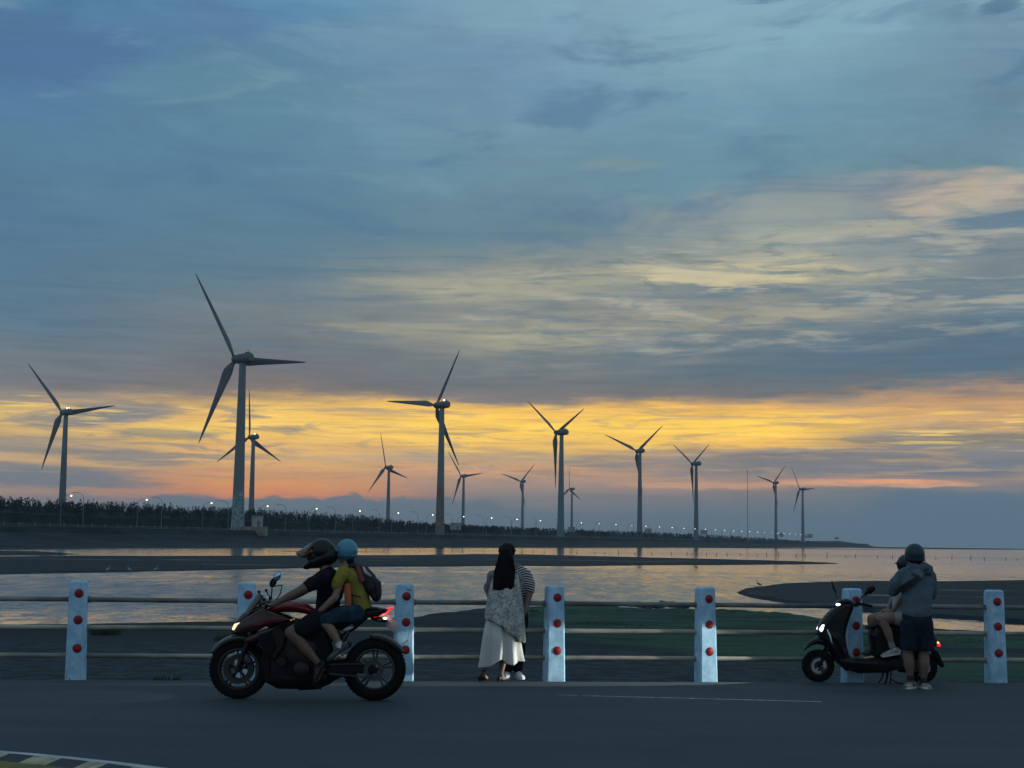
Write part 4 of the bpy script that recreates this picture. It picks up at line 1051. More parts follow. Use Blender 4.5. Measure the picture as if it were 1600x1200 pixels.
# front fender: curved shell over the tyre
def fender(c, R, a0, a1, hw, th, m, name='fender', rise=0.0, n=18):
    mb = MB(); vs = []; fs = []
    for i in range(n+1):
        a = radians(a0+(a1-a0)*i/n); rr = R+rise*(i/n); tap = 1-.35*abs(2*i/n-1)**3
        for q, dr in ((-1,-.05),(-.8,-.012),(-.4,.004),(0,.008),(.4,.004),(.8,-.012),(1,-.05)):
            vs.append(Vector((c.x+(rr+dr)*cos(a), c.y+q*hw*tap, c.z+(rr+dr)*sin(a))))
    k = 7
    for i in range(n):
        for j in range(k-1): fs.append((i*k+j, (i+1)*k+j, (i+1)*k+j+1, i*k+j+1))
    mb.add(vs, fs); o = mb.build(name, m, bike); sm = o.modifiers.new('solid', 'SOLIDIFY'); sm.thickness = th; return o
fender(FW, FW.z+.035, 152, 55, .075, .005, M['greyf'], rise=.01)
fender(RW, RW.z+.03, 100, 30, .10, .006, M['black'], 'hugger')
# frame, engine, exhaust
mb = MB()
for s_ in (-1,1):
    y = s_*.13
    mb.prism(L2d([(455,600),(520,590),(700,660),(860,700),(900,800),(905,930),(860,960),(820,900),(800,760),(700,730),(540,680),(470,650)]), y-.02, y+.02, bev=.008)
    mb.tube([L(870,690,s_*.1), L(1010,640,s_*.1), L(1170,585,s_*.07)], .017, 8); mb.tube([L(880,760,s_*.1), L(1040,680,s_*.09), L(1120,610,s_*.08)], .014, 8)
mb.build('frame', M['blackm'], bike)
mb = MB(); mb.prism(L2d([(490,700),(560,690),(700,720),(800,740),(850,820),(850,950),(780,1010),(650,1030),(520,1010),(480,930),(470,800)]), -.14, .14, bev=.03)
mb.lathe([(.001,-.20),(.07,-.20),(.085,-.19),(.09,-.13)], 28, c=L(720,930), axis='Y'); mb.lathe([(.001,-.19),(.05,-.19),(.058,-.18),(.06,-.13)], 24, c=L(590,880), axis='Y')
mb.lathe([(.001,.20),(.07,.20),(.085,.19),(.09,.13)], 28, c=L(720,930), axis='Y')
for i in range(9): mb.box(L(560-i*2, 700+i*16), (.20,.30,.008), R=Matrix.Rotation(.25, 3, 'Y'))
mb.build('engine', M['engine'], bike)
mb = MB(); mb.prism(L2d([(470,720),(500,700),(520,1000),(500,1020),(470,960)]), -.17, .17, bev=.01)
for i in range(14): mb.box(L(466, 730+i*17), (.012,.30,.004))
mb.build('radiator', M['blackm'], bike)
mb = MB()
for s_ in (-.09,-.03,.03,.09): mb.tube([L(480,800,s_), L(455,880,s_), L(480,1000,s_), L(560,1045,s_*.7), L(700,1050,s_*.3)], .021, 10)
mb.tube([L(690,1045), L(800,1040,.05), L(880,1010,.12)], [.045,.05,.05], 12); mb.loft([(L(860,1015,.14),.055,.05),(L(900,985,.16),.07,.06),(L(1010,930,.2),.075,.065),(L(1060,905,.21),.05,.045)], n=16, round_caps=True)
mb.build('exhaust', M['engine'], bike)
mb = MB(); mb.prism(L2d([(480,1000),(560,1040),(740,1050),(850,1030),(900,990),(870,940),(640,960),(500,940)]), -.15, .15, bev=.03); mb.build('belly_fairing', M['black'], bike)
mb = MB()
for s_ in (-1,1):
    y = s_*.125; mb.prism(L2d([(860,890),(960,880),(1060,880),(1190,915),(1215,940),(1190,965),(1080,960),(960,985),(880,960)]), y-.018, y+.018, bev=.008)
mb.box(L(920,930), (.12,.25,.08), bev=.02); mb.build('swingarm', M['blackm'], bike)
mb = MB()
for i in range(60):
    t = i/60
    for (a, b) in ((L(900,900,-.15), L(1180,895,-.15)), (L(900,960,-.15), L(1180,985,-.15))):
        mb.box(a.lerp(b, t), (.007,.012,.016))
mb.lathe([(.105,-.155),(.105,-.145),(.06,-.145),(.06,-.155)], 40, c=RW, axis='Y', closed=True); mb.build('chain', M['rim'], bike)
mb = MB(); mb.tube([L(960,720), L(950,830)], .022, 10)
for i in range(9): mb.lathe([(.034,-.005),(.04,0),(.034,.005)], 16, c=L(960-i,730+i*11), axis='Z')
mb.build('shock_absorber', M['rim'], bike)
# bodywork
tank = MB(); tank.loft([(L(500,555),.05,.035),(L(540,540),.10,.05),(L(600,530),.135,.062),(L(670,530),.15,.066),(L(735,548),.13,.055),(L(785,575),.09,.04),(L(815,595),.06,.025)], n=20, round_caps=True)
tank.build('fuel_tank', M['red'], bike)
mb = MB(); mb.lathe([(.001,.0),(.035,.0),(.04,-.012)], 24, c=L(610,468), axis='Z'); mb.build('filler_cap', M['rim'], bike)
for s_ in (-1,1):
    y0, y1 = (-.19,-.13) if s_ < 0 else (.19,.13)
    mb = MB(); mb.prism(L2d([(390,575),(440,540),(520,565),(600,590),(640,612),(560,640),(470,655),(400,690),(330,700),(268,696),(296,645),(335,605)]), y0, y1, bev=.02); mb.build('side_fairing', M['redd'], bike)
    mb = MB(); mb.prism(L2d([(400,645),(470,618),(600,603),(560,622),(470,640),(405,652)]), y0+(-.012 if s_ < 0 else .012), y0, bev=.003); mb.build('fairing_stripe', M['red'], bike)
    mb = MB(); mb.prism(L2d([(420,700),(560,640),(620,700),(600,790),(540,870),(480,800)]), y0*.95, y1*.9, bev=.015); mb.build('lower_fairing', M['black'], bike)
    mb = MB(); mb.prism(L2d([(345,748),(380,715),(470,672),(560,655),(520,690),(440,735),(400,757)]), y0, y1, bev=.012); mb.build('winglet', M['redd'], bike)
    mb = MB(); mb.prism(L2d([(440,700),(520,690),(560,790),(520,850),(470,800),(430,760)]), y0*1.02, y1*.9, bev=.01); mb.build('radiator_shroud', M['blackm'], bike)
    mb = MB(); mb.prism(L2d([(640,610),(800,625),(900,640),(880,700),(790,720),(700,690)]), y0*.8, y1*.8, bev=.015); mb.build('side_panel', M['black'], bike)
mb = MB(); mb.loft([(L(262,668),.05,.025),(L(288,640),.09,.042),(L(330,598),.105,.048),(L(390,560),.10,.04),(L(440,535),.08,.03)], n=16, round_caps=True); mb.build('front_cowl', M['redd'], bike)
mb = MB(); mb.loft([(L(250,700),.02,.01),(L(300,700),.06,.018),(L(370,720),.07,.02)], n=12, round_caps=True); mb.build('beak', M['black'], bike)
for s_ in (-1,1):
    mb = MB(); mb.loft([(L(260,672,s_*.055),.014,.014),(L(276,652,s_*.07),.018,.024),(L(300,636,s_*.085),.012,.014)], n=12, round_caps=True); mb.build('headlight', M['headl'], bike)
mb = MB(); vs = []; fs = []
for i, (u, v) in enumerate(((308,590),(330,555),(355,515),(385,475),(402,448))):
    for j in range(9):
        q = (j-4)/4; vs.append(L(u+abs(q)**2*38, v+abs(q)**2*14, q*(.12-.012*i)))
for i in range(4):
    for j in range(8): fs.append((i*9+j, i*9+j+1, (i+1)*9+j+1, (i+1)*9+j))
mb.add(vs, fs); o = mb.build('windscreen', M['screen'], bike); o.modifiers.new('solid', 'SOLIDIFY').thickness = .004
mb = MB(); mb.box(L(432,510), (.05,.16,.07), R=Matrix.Rotation(-.6, 3, 'Y'), bev=.012); mb.build('dashboard', M['black'], bike)
mb = MB(); mb.tube([L(500,515,-.36), L(488,505,-.22), L(470,520,-.06), L(470,520,.06), L(488,505,.22), L(500,515,.36)], .011, 10); mb.box(L(470,525), (.09,.2,.03), bev=.01)
hb_ = mb.build('handlebar', M['engine'], bike)
for s_ in (-1,1):
    mb = MB(); mb.tube([L(500,514,s_*.26), L(504,518,s_*.40)], .017, 12); mb.build('grip', M['tyre'], hb_)
    mb = MB(); mb.tube([L(478,500,s_*.25), L(452,508,s_*.40)], .006, 6); mb.box(L(470,480,s_*.22), (.035,.04,.04), bev=.008); mb.tube([L(470,480,s_*.22), L(440,440,s_*.24)], .007, 6); mb.box(L(438,430,s_*.24), (.03,.04,.03), bev=.008)
    mb.build('brake_lever', M['black'], hb_)
for s_, (u, v) in ((-1,(566,330)),(1,(470,380))):
    mb = MB(); mb.tube([L(500,500,s_*.24), L(525,460,s_*.30), L(533,400,s_*.36), L(u-18,v+30,s_*.38)], .007, 8); ms = mb.build('mirror', M['black'], bike); gl = M['mirror'] if s_ < 0 else M['blackm']
    mb = MB(); R = Matrix.Rotation(.5, 3, 'Y'); mb.ell(L(u,v,s_*.38), (.036,.02,.055), R=R, nu=18, nv=12); mb.build('mirror_shell', M['black'], ms)
    mb = MB(); mb.ell(L(u,v,s_*.38)+V(.004,-.017,0), (.031,.006,.048), R=R, nu=18, nv=12); mb.build('mirror_glass', gl, ms)
mb = MB(); mb.loft([(L(775,585),.07,.03),(L(820,600),.12,.045),(L(890,600),.13,.045),(L(930,585),.11,.04)], n=16, round_caps=True)
mb.loft([(L(925,575),.11,.035),(L(1000,555),.12,.035),(L(1100,553),.10,.03),(L(1160,552),.07,.022)], n=16, round_caps=True); mb.build('seat', M['seat'], bike)
mb = MB(); mb.prism(L2d([(930,600),(1120,560),(1150,540),(1265,550),(1250,575),(1195,600),(1130,605),(1040,640),(960,690),(920,670)]), -.085, .085, bev=.02)
for s_ in (-1,1): mb.tube([L(1080,560,s_*.10), L(1150,545,s_*.12), L(1200,548,s_*.09)], .010, 8)
mb.build('tail_unit', M['black'], bike)
mb = MB(); mb.loft([(L(1200,588),.065,.018),(L(1230,573),.08,.034),(L(1262,556),.06,.018)], n=12, round_caps=True); mb.build('tail_light', M['taill'], bike)
mb = MB(); mb.prism(L2d([(1140,600),(1190,595),(1260,625),(1240,640),(1160,625)]), -.03, .03, bev=.008); mb.build('plate_bracket', M['blackm'], bike)
mb = MB(); R = Matrix.Rotation(radians(38), 3, 'Y'); R2 = Matrix.Rotation(radians(-30), 3, 'Z')
pl = MB(); pl.box((0,0,0), (.19,.008,.11), R=R2 @ R, bev=.003); po = pl.build('number_plate', M['plate'], bike); po.location = L(1280,645)
pt = MB()
for i in range(6):
    pt.box((-.065+.026*i, -.006, 0), (.014,.003,.05), R=None)
pto = MB(); rnd = random.Random(4)
mb = MB(); mb.ell(L(1243,612,-.02), (.022,.03,.012), nu=12, nv=8); mb.build('plate_lamp', M['platel'], bike)
for s_ in (-1,1):
    mb = MB(); mb.tube([L(1200,618,0), L(1205,618,s_*.12)], .006, 6); mb.ell(L(1208,618,s_*.145), (.022,.035,.016), nu=12, nv=8); mb.build('indicator', M['rim'], bike)
    mb = MB(); mb.tube([L(815,1000,s_*.14), L(825,1003,s_*.27)], .012, 8); mb.tube([L(880,930,s_*.14), L(800,965,s_*.17)], .01, 8); mb.build('foot_peg', M['rim'], bike)
    mb = MB(); mb.tube([L(1010,690,s_*.10), L(960,790,s_*.17), L(900,880,s_*.14)], .011, 8); mb.tube([L(960,855,s_*.15), L(955,858,s_*.27)], .012, 8); mb.build('passenger_peg', M['rim'], bike)
mb = MB(); mb.tube([L(780,1020,-.14), L(850,1055,-.17)], .010, 8); mb.build('side_stand', M['blackm'], bike)

# ------------------------------------------------------------------ rider (front)
SH = .19
r1 = empty('person', (bp.x, bp.y, 0), 'motorcycle rider in black tee, shorts and peaked full-face helmet, leaning to the bars', 'person', 'motorcycle riders')
b = MB(); hip = L(855,590); chest = L(868,400); neck = L(850,300)
b.loft([(L(860,610),.165,.11),(L(862,540),.15,.11),(L(866,460),.155,.115),(L(868,390),.185,.12),(L(860,330),.175,.10),(L(850,300),.09,.07),(L(835,260),.055,.055),(L(828,235),.055,.055)], n=20, round_caps=True)
head(b, L(812,180), (-1,0,-.12), 1.0)
for s_ in (-1,1):
    y = s_*SH
    limb(b, [L(848,335,y), L(748,400,s_*.27), L(690,432,s_*.30), L(540,512,s_*.335)], [.062,.052,.045,.030])
    hand(b, L(542,510,s_*.335), L(495,517,s_*.335)-L(542,510,s_*.335), (-.1,0,1), curl=1.25, thumb=-s_)
    k_ = L(648,690,s_*.24); a_ = L(825,885,s_*.20)
    limb(b, [L(845,600,s_*.10), L(760,640,s_*.19), k_], [.092,.085,.062]); limb(b, [k_, k_.lerp(a_, .35)+V(.015,0,-.005), a_], [.062,.060,.038])
    limb(b, [a_, L(850,905,s_*.2), L(825,985,s_*.205)], [.038,.036,.03])
soften(b.build('body', M['skind'], r1), .0062, 2)
t = MB(); t.loft([(L(862,600),.172,.13),(L(866,540),.160,.128),(L(872,460),.168,.13),(L(874,390),.20,.135),(L(864,335),.195,.118),(L(852,300),.12,.08),(L(845,285),.075,.066)], n=20)
for s_ in (-1,1): limb(t, [L(855,338,s_*(SH-.01)), L(790,375,s_*.25), L(758,395,s_*.265)], [.082,.074,.066])
for i in range(7): t.loft([(L(800+14*i,560-i*34,-.17+.01*i),.012,.012),(L(850+8*i,540-i*32,-.19),.014,.012),(L(905,545-i*30,-.15),.01,.01)], n=6)
crease(soften(t.build('t_shirt', M['tee_black'], r1), .008, 3))
t = MB(); t.loft([(L(868,545),.16,.12),(L(862,600),.18,.13),(L(850,640),.165,.10)], n=18, round_caps=True)
for s_ in (-1,1): limb(t, [L(850,600,s_*.10), L(780,640,s_*.18), L(712,668,s_*.22)], [.115,.105,.092])
crease(soften(t.build('shorts', M['shorts_black'], r1), .009, 3))
for s_ in (-1,1):
    shoe('shoe', L(872,905,s_*.205), L(822,1012,s_*.215), (-.8,0,.35) if True else 0, M['shoe_dark'], r1, solem=M['blackm'])
    cb = MB(); cb.tube([L(828,890,s_*.2), L(845,905,s_*.2)], [.043,.046], 14, caps=False); cb.build('sock', M['shorts_black'], r1)
# full-face helmet with peak
h = MB(); R = Matrix.Rotation(radians(4), 3, 'Y')
h.ell(L(820,172), (.143,.122,.134), R=R, nu=28, nv=20); h.ell(L(780,205), (.105,.105,.105), R=R, nu=20, nv=14)
h.loft([(L(862,205),.118,.10),(L(810,225),.115,.095),(L(765,245),.10,.075),(L(735,262),.07,.045)], n=16, round_caps=True)
hm = h.build('helmet', M['shell_blk'], r1); soften(hm, .008, 2)
h = MB(); vs = []; fs = []
for i, (u, v, w_) in enumerate(((835,92,.07),(780,105,.10),(730,125,.11),(690,155,.10),(655,178,.07))):
    for j in range(7):
        q = (j-3)/3; vs.append(L(u+abs(q)**2*10*(i<4), v+abs(q)**2*(62 if i < 4 else 12), q*w_))
for i in range(4):
    for j in range(6): fs.append((i*7+j, i*7+j+1, (i+1)*7+j+1, (i+1)*7+j))
h.add(vs, fs); o = h.build('peak', M['visor'], hm); o.modifiers.new('solid', 'SOLIDIFY').thickness = .006
h = MB(); vs = []; fs = []
for i, (u, v) in enumerate(((722,132),(700,155),(690,182),(702,205))):
    for j in range(11):
        a = radians(-75+15*j); vs.append(L(u+52*(1-cos(a))*1.2, v, .118*sin(a)))
for i in range(3):
    for j in range(10): fs.append((i*11+j, i*11+j+1, (i+1)*11+j+1, (i+1)*11+j))
h.add(vs, fs); o = h.build('visor', M['visor'], hm); o.modifiers.new('solid', 'SOLIDIFY').thickness = .005

# ------------------------------------------------------------------ pillion passenger
r2 = empty('person', (bp.x, bp.y, 0), 'pillion passenger in yellow tee, blue helmet and black backpack behind the rider', 'person', 'motorcycle riders')
b = MB()
b.loft([(L(1060,575),.135,.10),(L(1055,500),.125,.095),(L(1040,420),.13,.10),(L(1015,350),.155,.10),(L(995,305),.14,.08),(L(985,285),.07,.06),(L(985,240),.045,.048),(L(985,225),.045,.048)], n=20, round_caps=True)
head(b, L(978,185), (-1,0,-.05), .94)
for s_ in (-1,1):
    limb(b, [L(965,320,s_*.165), L(928,465,s_*.20), L(925,475,s_*.20)], [.048,.040,.040]); limb(b, [L(926,470,s_*.20), L(815,572,s_*.165)], [.040,.026])
    hand(b, L(820,568,s_*.165), (-.8,-s_*.3,-.45), (-.35,s_*.7,.5), curl=.55, s=.9, thumb=-s_)
    k_ = L(862,622,s_*.20); a_ = L(958,765,s_*.185)
    limb(b, [L(1055,575,s_*.09), L(960,590,s_*.16), k_], [.080,.072,.052]); limb(b, [k_, k_.lerp(a_, .35)+V(.012,0,0), a_], [.054,.052,.033])
    limb(b, [a_, L(965,800,s_*.185), L(910,850,s_*.19)], [.033,.032,.026])
soften(b.build('body', M['skin'], r2), .0062, 2)
t = MB(); t.loft([(L(1095,560),.15,.11),(L(1072,500),.145,.115),(L(1052,420),.148,.118),(L(1025,350),.17,.115),(L(998,305),.16,.09),(L(985,282),.10,.065)], n=20)
for s_ in (-1,1): limb(t, [L(975,312,s_*.15), L(945,365,s_*.175), L(934,392,s_*.185)], [.072,.066,.062])
crease(soften(t.build('t_shirt', M['tee_yellow'], r2), .008, 3))
t = MB(); t.loft([(L(1000,400,-.152),.02,.035),(L(1005,450,-.150),.02,.04),(L(1010,520,-.148),.02,.035)], n=10, side=(0,-1,0), round_caps=True); t.build('side_panel', M['orange'], r2)
t = MB(); t.loft([(L(1080,535),.15,.10),(L(1070,575),.155,.095)], n=18, round_caps=True)
for s_ in (-1,1): limb(t, [L(1060,572,s_*.10), L(960,580,s_*.17), L(868,612,s_*.205)], [.100,.085,.068])
crease(soften(t.build('shorts', M['denim'], r2), .009, 3))
for s_ in (-1,1):
    shoe('shoe', L(1012,802,s_*.19), L(896,880,s_*.195), (-.25,0,1), M['shoe_grey'], r2, w=.038, solem=M['shoe_dark'])
    cb = MB(); cb.tube([L(952,757,s_*.185), L(970,795,s_*.185)], [.038,.040], 14, caps=False); cb.build('sock', M['sock'], r2)
h = MB(); h.ell(L(984,170), (.114,.108,.122), nu=28, nv=20); hm = h.build('helmet', M['shell_blue'], r2)
h = MB(); h.lathe([(.112,-.055),(.117,-.05),(.118,-.035),(.112,-.03)], 36, c=L(984,178), axis='Z', closed=True); h.build('helmet_rim', mat('helmet_trim', (.03,.1,.13), .5), hm)
h = MB(); h.loft([(L(912,178),.055,.012),(L(925,172),.085,.012),(L(945,168),.10,.010)], n=12, round_caps=True); h.build('helmet_peak', M['shell_blue'], hm)
h = MB(); h.loft([(L(1005,225),.08,.05),(L(1002,252),.06,.045),(L(1000,290),.035,.03)], n=12, round_caps=True); h.build('hair', M['shell_blk'], r2)
# backpack is carried: a thing of its own
bpck = empty('backpack', (bp.x, bp.y, 0), 'black backpack with red and white patches on the pillion passenger', 'backpack')
h = MB(); h.loft([(L(1045,275),.10,.035),(L(1085,290),.13,.06),(L(1120,350),.14,.085),(L(1150,415),.135,.085),(L(1165,450),.10,.05)], n=18, round_caps=True)
crease(soften(h.build('bag', M['pack'], bpck), .009, 2), .01)
h = MB(); h.loft([(L(1130,350),.10,.05),(L(1185,390),.11,.05),(L(1190,440),.10,.045)], n=14, round_caps=True); h.build('front_pocket', M['pack'], bpck)
h = MB(); h.loft([(L(1062,275,-.12),.010,.02),(L(1080,320,-.137),.010,.03),(L(1095,360,-.14),.010,.028)], n=10, round_caps=True); h.build('red_patch', M['packred'], bpck)
h = MB(); h.loft([(L(1100,282,-.11),.014,.012),(L(1120,315,-.137),.016,.02),(L(1148,335,-.125),.012,.012)], n=10, round_caps=True); h.build('white_patch', M['packw'], bpck)
h = MB(); h.tube([L(1135,350,-.10), L(1165,350,-.10), L(1195,368,-.085)], .006, 6); h.build('piping', M['packred'], bpck)
for s_ in (-1,1):
    h = MB(); h.loft([(L(1050,270,s_*.10),.02,.008),(L(1000,275,s_*.11),.022,.008),(L(962,310,s_*.11),.022,.008),(L(958,380,s_*.125),.02,.008),(L(1010,450,s_*.15),.015,.007),(L(1090,470,s_*.14),.014,.007)], n=8); h.build('strap', M['pack'], bpck)

# ================================================================== SCOOTER
sp_ = gp(1230+640/4.8, 840+1089/4.8); sy = sp_.y
scoot = empty('scooter', (sp_.x, sp_.y, 0), 'black scooter parked by the guard fence facing left with white headlights lit', 'scooter')
KS = FPX/sy*4.8*.995
def S(u, v, y=0.0): return Vector(((u-640)/KS, y, (1079-v+.0*u)/KS))
def S2(pts): return [((u-640)/KS, (1079-v)/KS) for u, v in pts]
def swheel(c, R, hw, rimR):
    mb = MB(); pr = []
    for i in range(18):
        a = 2*pi*i/18; pr.append((R-hw+hw*cos(a) if cos(a) > -.2 else rimR-.008, hw*sin(a)))
    mb.lathe(pr, 44, axis='Y', closed=True)
    for i in range(30):
        a = 2*pi*i/30; mb.box(((R-.004)*cos(a), 0, (R-.004)*sin(a)), (.010,hw*1.3,.012), R=Matrix.Rotation(-a, 3, 'Y'))
    t = mb.build('wheel', M['tyre'], scoot); t.location = c
    rb = MB(); rb.lathe([(rimR,-hw*.8),(rimR-.012,-hw*.8),(rimR-.02,0),(rimR-.012,hw*.8),(rimR,hw*.8)], 40, axis='Y')
    rb.lathe([(.001,-.05),(.03,-.05),(.035,.05),(.001,.05)], 18, axis='Y')
    for i in range(5):
        a = 2*pi*i/5; rb.loft([((.03*cos(a),0,.03*sin(a)),.02,.012),(((rimR-.015)*cos(a),0,(rimR-.015)*sin(a)),.014,.010)], n=8, side=(0,1,0))
    rb.build('rim', M['rimb'], t)
    db = MB(); db.lathe([(.095,-.052),(.095,-.047),(.06,-.047),(.06,-.052)], 36, axis='Y', closed=True)
    for i in range(3):
        a = 2*pi*i/3; db.tube([(.06*cos(a),-.05,.06*sin(a)),(.025*cos(a),-.05,.025*sin(a))], .005, 6)
    db.build('brake_disc', M['chrome'], t)
SF = S(240,960); SR = S(1000,962)
swheel(SF, SF.z, .05, .128); swheel(SR, SR.z, .055, .125)
mb = MB()
for s_ in (-1,1): mb.tube([S(240,960,s_*.085), S(285,880,s_*.085), S(330,770,s_*.07)], .017, 10)
mb.tube([S(240,960,-.1), S(240,960,.1)], .01, 8); mb.build('fork', M['blackm'], scoot)
mb = MB(); mb.box(S(275,990,-.07), (.05,.04,.06), bev=.01); mb.build('brake_caliper', M['rim'], scoot)
mb = MB(); mb.loft([(S(148,835),.035,.012),(S(180,800),.06,.03),(S(235,775),.075,.045),(S(300,790),.075,.05),(S(345,850),.07,.04),(S(352,900),.05,.02)], n=16, round_caps=True); mb.build('front_fender', M['black'], scoot)
# leg shield / apron, floor, underside in one shell of varying width
mb = MB(); mb.prism(S2([(372,520),(410,500),(500,490),(498,540),(472,600),(448,670),(437,740),(445,810),(462,870),(482,903),(480,960),(420,965),(370,920),(335,860),(262,770),(238,715),(250,650),(300,590),(345,545)]), -.12, .12, bev=.045)
mb.loft([(S(300,700),.10,.07),(S(370,760),.17,.05),(S(410,850),.17,.045),(S(430,920),.14,.05)], n=18, round_caps=True)
soften(mb.build('front_apron', M['black'], scoot), .012, 3)
mb = MB(); mb.prism(S2([(360,900),(440,890),(500,905),(600,905),(720,890),(850,885),(860,960),(720,1000),(520,1005),(440,985),(385,940)]), -.15, .15, bev=.03); mb.build('floorboard', M['black'], scoot)
mb = MB(); mb.prism(S2([(485,899),(600,899),(720,884),(720,890),(600,905),(485,905)]), -.135, .135, bev=.004); mb.build('floor_mat', M['greyf'], scoot)
mb = MB(); mb.loft([(S(375,515),.05,.025),(S(400,495),.09,.035),(S(450,490),.10,.045),(S(500,500),.08,.035),(S(515,510),.05,.02)], n=16, round_caps=True); mb.build('handlebar_cover', M['black'], scoot)
mb = MB(); mb.ell(S(387,511,-.05), (.034,.04,.018), nu=14, nv=10); mb.build('position_lamp', M['headw'], scoot)
for s_ in (-1,1):
    y = s_*.085
    mb = MB(); mb.prism(S2([(240,695),(258,660),(318,633),(300,662),(255,712)]), y-.032, y+.032, bev=.012); mb.build('headlight', M['headw'], scoot)
    mb = MB(); mb.loft([(S(298,695,s_*.122),.010,.012),(S(310,730,s_*.132),.010,.016),(S(326,792,s_*.14),.008,.010)], n=10, round_caps=True); mb.build('indicator_strip', M['chrome'], scoot)
mb = MB(); mb.tube([S(480,495,-.33), S(490,498,-.2), S(460,500,0), S(490,498,.2), S(480,495,.33)], .011, 8); hbs = mb.build('handlebar', M['engine'], scoot)
for s_ in (-1,1):
    mb = MB(); mb.tube([S(500,495,s_*.20), S(590,512,s_*.34)], .017, 12, rc=True); mb.build('grip', M['tyre'], hbs)
    mb = MB(); mb.tube([S(500,505,s_*.22), S(575,540,s_*.33)], .005, 6); mb.build('brake_lever', M['rim'], hbs)
mb = MB(); mb.tube([S(505,500,-.20), S(525,470,-.25), S(530,445,-.28), S(560,432,-.30)], .007, 8); m1 = mb.build('mirror', M['black'], scoot)
mb = MB(); mb.loft([(S(555,425,-.30),.014,.02),(S(580,400,-.31),.02,.045),(S(600,385,-.32),.016,.04)], n=14, side=(0,-1,0), round_caps=True); mb.build('mirror_shell', M['black'], m1)
mb = MB(); mb.tube([S(430,500,.20), S(418,460,.28), S(412,430,.32)], .007, 8); m1 = mb.build('mirror', M['black'], scoot)
mb = MB(); mb.loft([(S(408,420,.30),.012,.012),(S(398,390,.32),.045,.014),(S(390,358,.33),.03,.010)], n=14, side=(0,-1,0), round_caps=True); mb.build('mirror_shell', M['black'], m1)
mb = MB(); mb.prism(S2([(612,725),(650,668),(760,650),(900,648),(1060,690),(1112,740),(1110,800),(1040,840),(960,860),(850,905),(720,905),(650,890),(630,800)]), -.13, .13, bev=.05); soften(mb.build('rear_body', M['black'], scoot), .012, 3)
mb = MB(); mb.loft([(S(640,665),.09,.03),(S(720,640),.12,.045),(S(820,640),.125,.05),(S(900,640),.12,.045),(S(1010,635),.11,.04),(S(1060,655),.07,.02)], n=16, round_caps=True); mb.build('seat', M['seat'], scoot)
mb = MB(); mb.prism(S2([(850,900),(960,900),(1040,930),(1030,1000),(930,1010),(840,980)]), -.14, .02, bev=.03); mb.build('engine', M['engine'], scoot)
mb = MB(); mb.loft([(S(860,985,.13),.035,.035),(S(950,985,.16),.05,.05),(S(1080,955,.17),.05,.05)], n=14, round_caps=True); mb.build('exhaust', M['engine'], scoot)
mb = MB(); mb.prism(S2([(1085,830),(1115,840),(1162,945),(1150,960),(1120,930),(1080,870)]), -.07, .07, bev=.01); mb.build('rear_fender', M['blackm'], scoot)
mb = MB(); mb.loft([(S(1095,765),.08,.02),(S(1112,780),.07,.025)], n=12, round_caps=True); mb.build('tail_light', M['taill'], scoot)
mb = MB(); mb.ell(S(1112,778,-.09), (.014,.02,.012), nu=10, nv=8); mb.build('rear_indicator', M['amber'], scoot)
mb = MB(); mb.ell(S(848,888,-.155), (.012,.008,.009), nu=10, nv=8); mb.build('side_marker', M['platel'], scoot)
mb = MB()
for s_ in (-1,1): mb.tube([S(735,985,s_*.08), S(728,1040,s_*.11), S(705,1088,s_*.14)], .010, 8); mb.tube([S(770,985,s_*.06), S(755,1080,s_*.1)], .009, 8)
mb.tube([S(705,1086,-.14), S(705,1086,.14)], .008, 8); mb.tube([S(760,1045,-.10), S(800,1068,-.14), S(865,1080,-.18)], .008, 8); mb.build('centre_stand', M['blackm'], scoot)
# the scooter's own low beam, thrown left along the fence
sl = bpy.data.lights.new('headlight_beam', 'SPOT'); so = bpy.data.objects.new('headlight_beam', sl); sc.collection.objects.link(so); so.parent = scoot
so.location = S(225,672,-.10); sl.energy = 72; sl.color = (1.0,.98,.86); sl.spot_size = radians(42); sl.spot_blend = .22; sl.shadow_soft_size = .04
dd = Vector((-1.0, .05, -.37)); so.rotation_euler = dd.to_track_quat('-Z', 'Y').to_euler()
sl.use_nodes = True; ln_ = sl.node_tree; em_ = ln_.nodes['Emission']; fo_ = ln_.nodes.new('ShaderNodeLightFalloff'); fo_.inputs['Strength'].default_value = 1.0; ln_.links.new(fo_.outputs['Constant'], em_.inputs['Strength'])
# and the motorcycle's
ml = bpy.data.lights.new('headlight_beam', 'SPOT'); mo = bpy.data.objects.new('headlight_beam', ml); sc.collection.objects.link(mo); mo.parent = bike
mo.location = L(235,665,0); ml.energy = 14; ml.color = (1,.85,.6); ml.spot_size = radians(60); ml.spot_blend = .4; ml.shadow_soft_size = .04
mo.rotation_euler = Vector((-1,0,-.5)).to_track_quat('-Z', 'Y').to_euler()

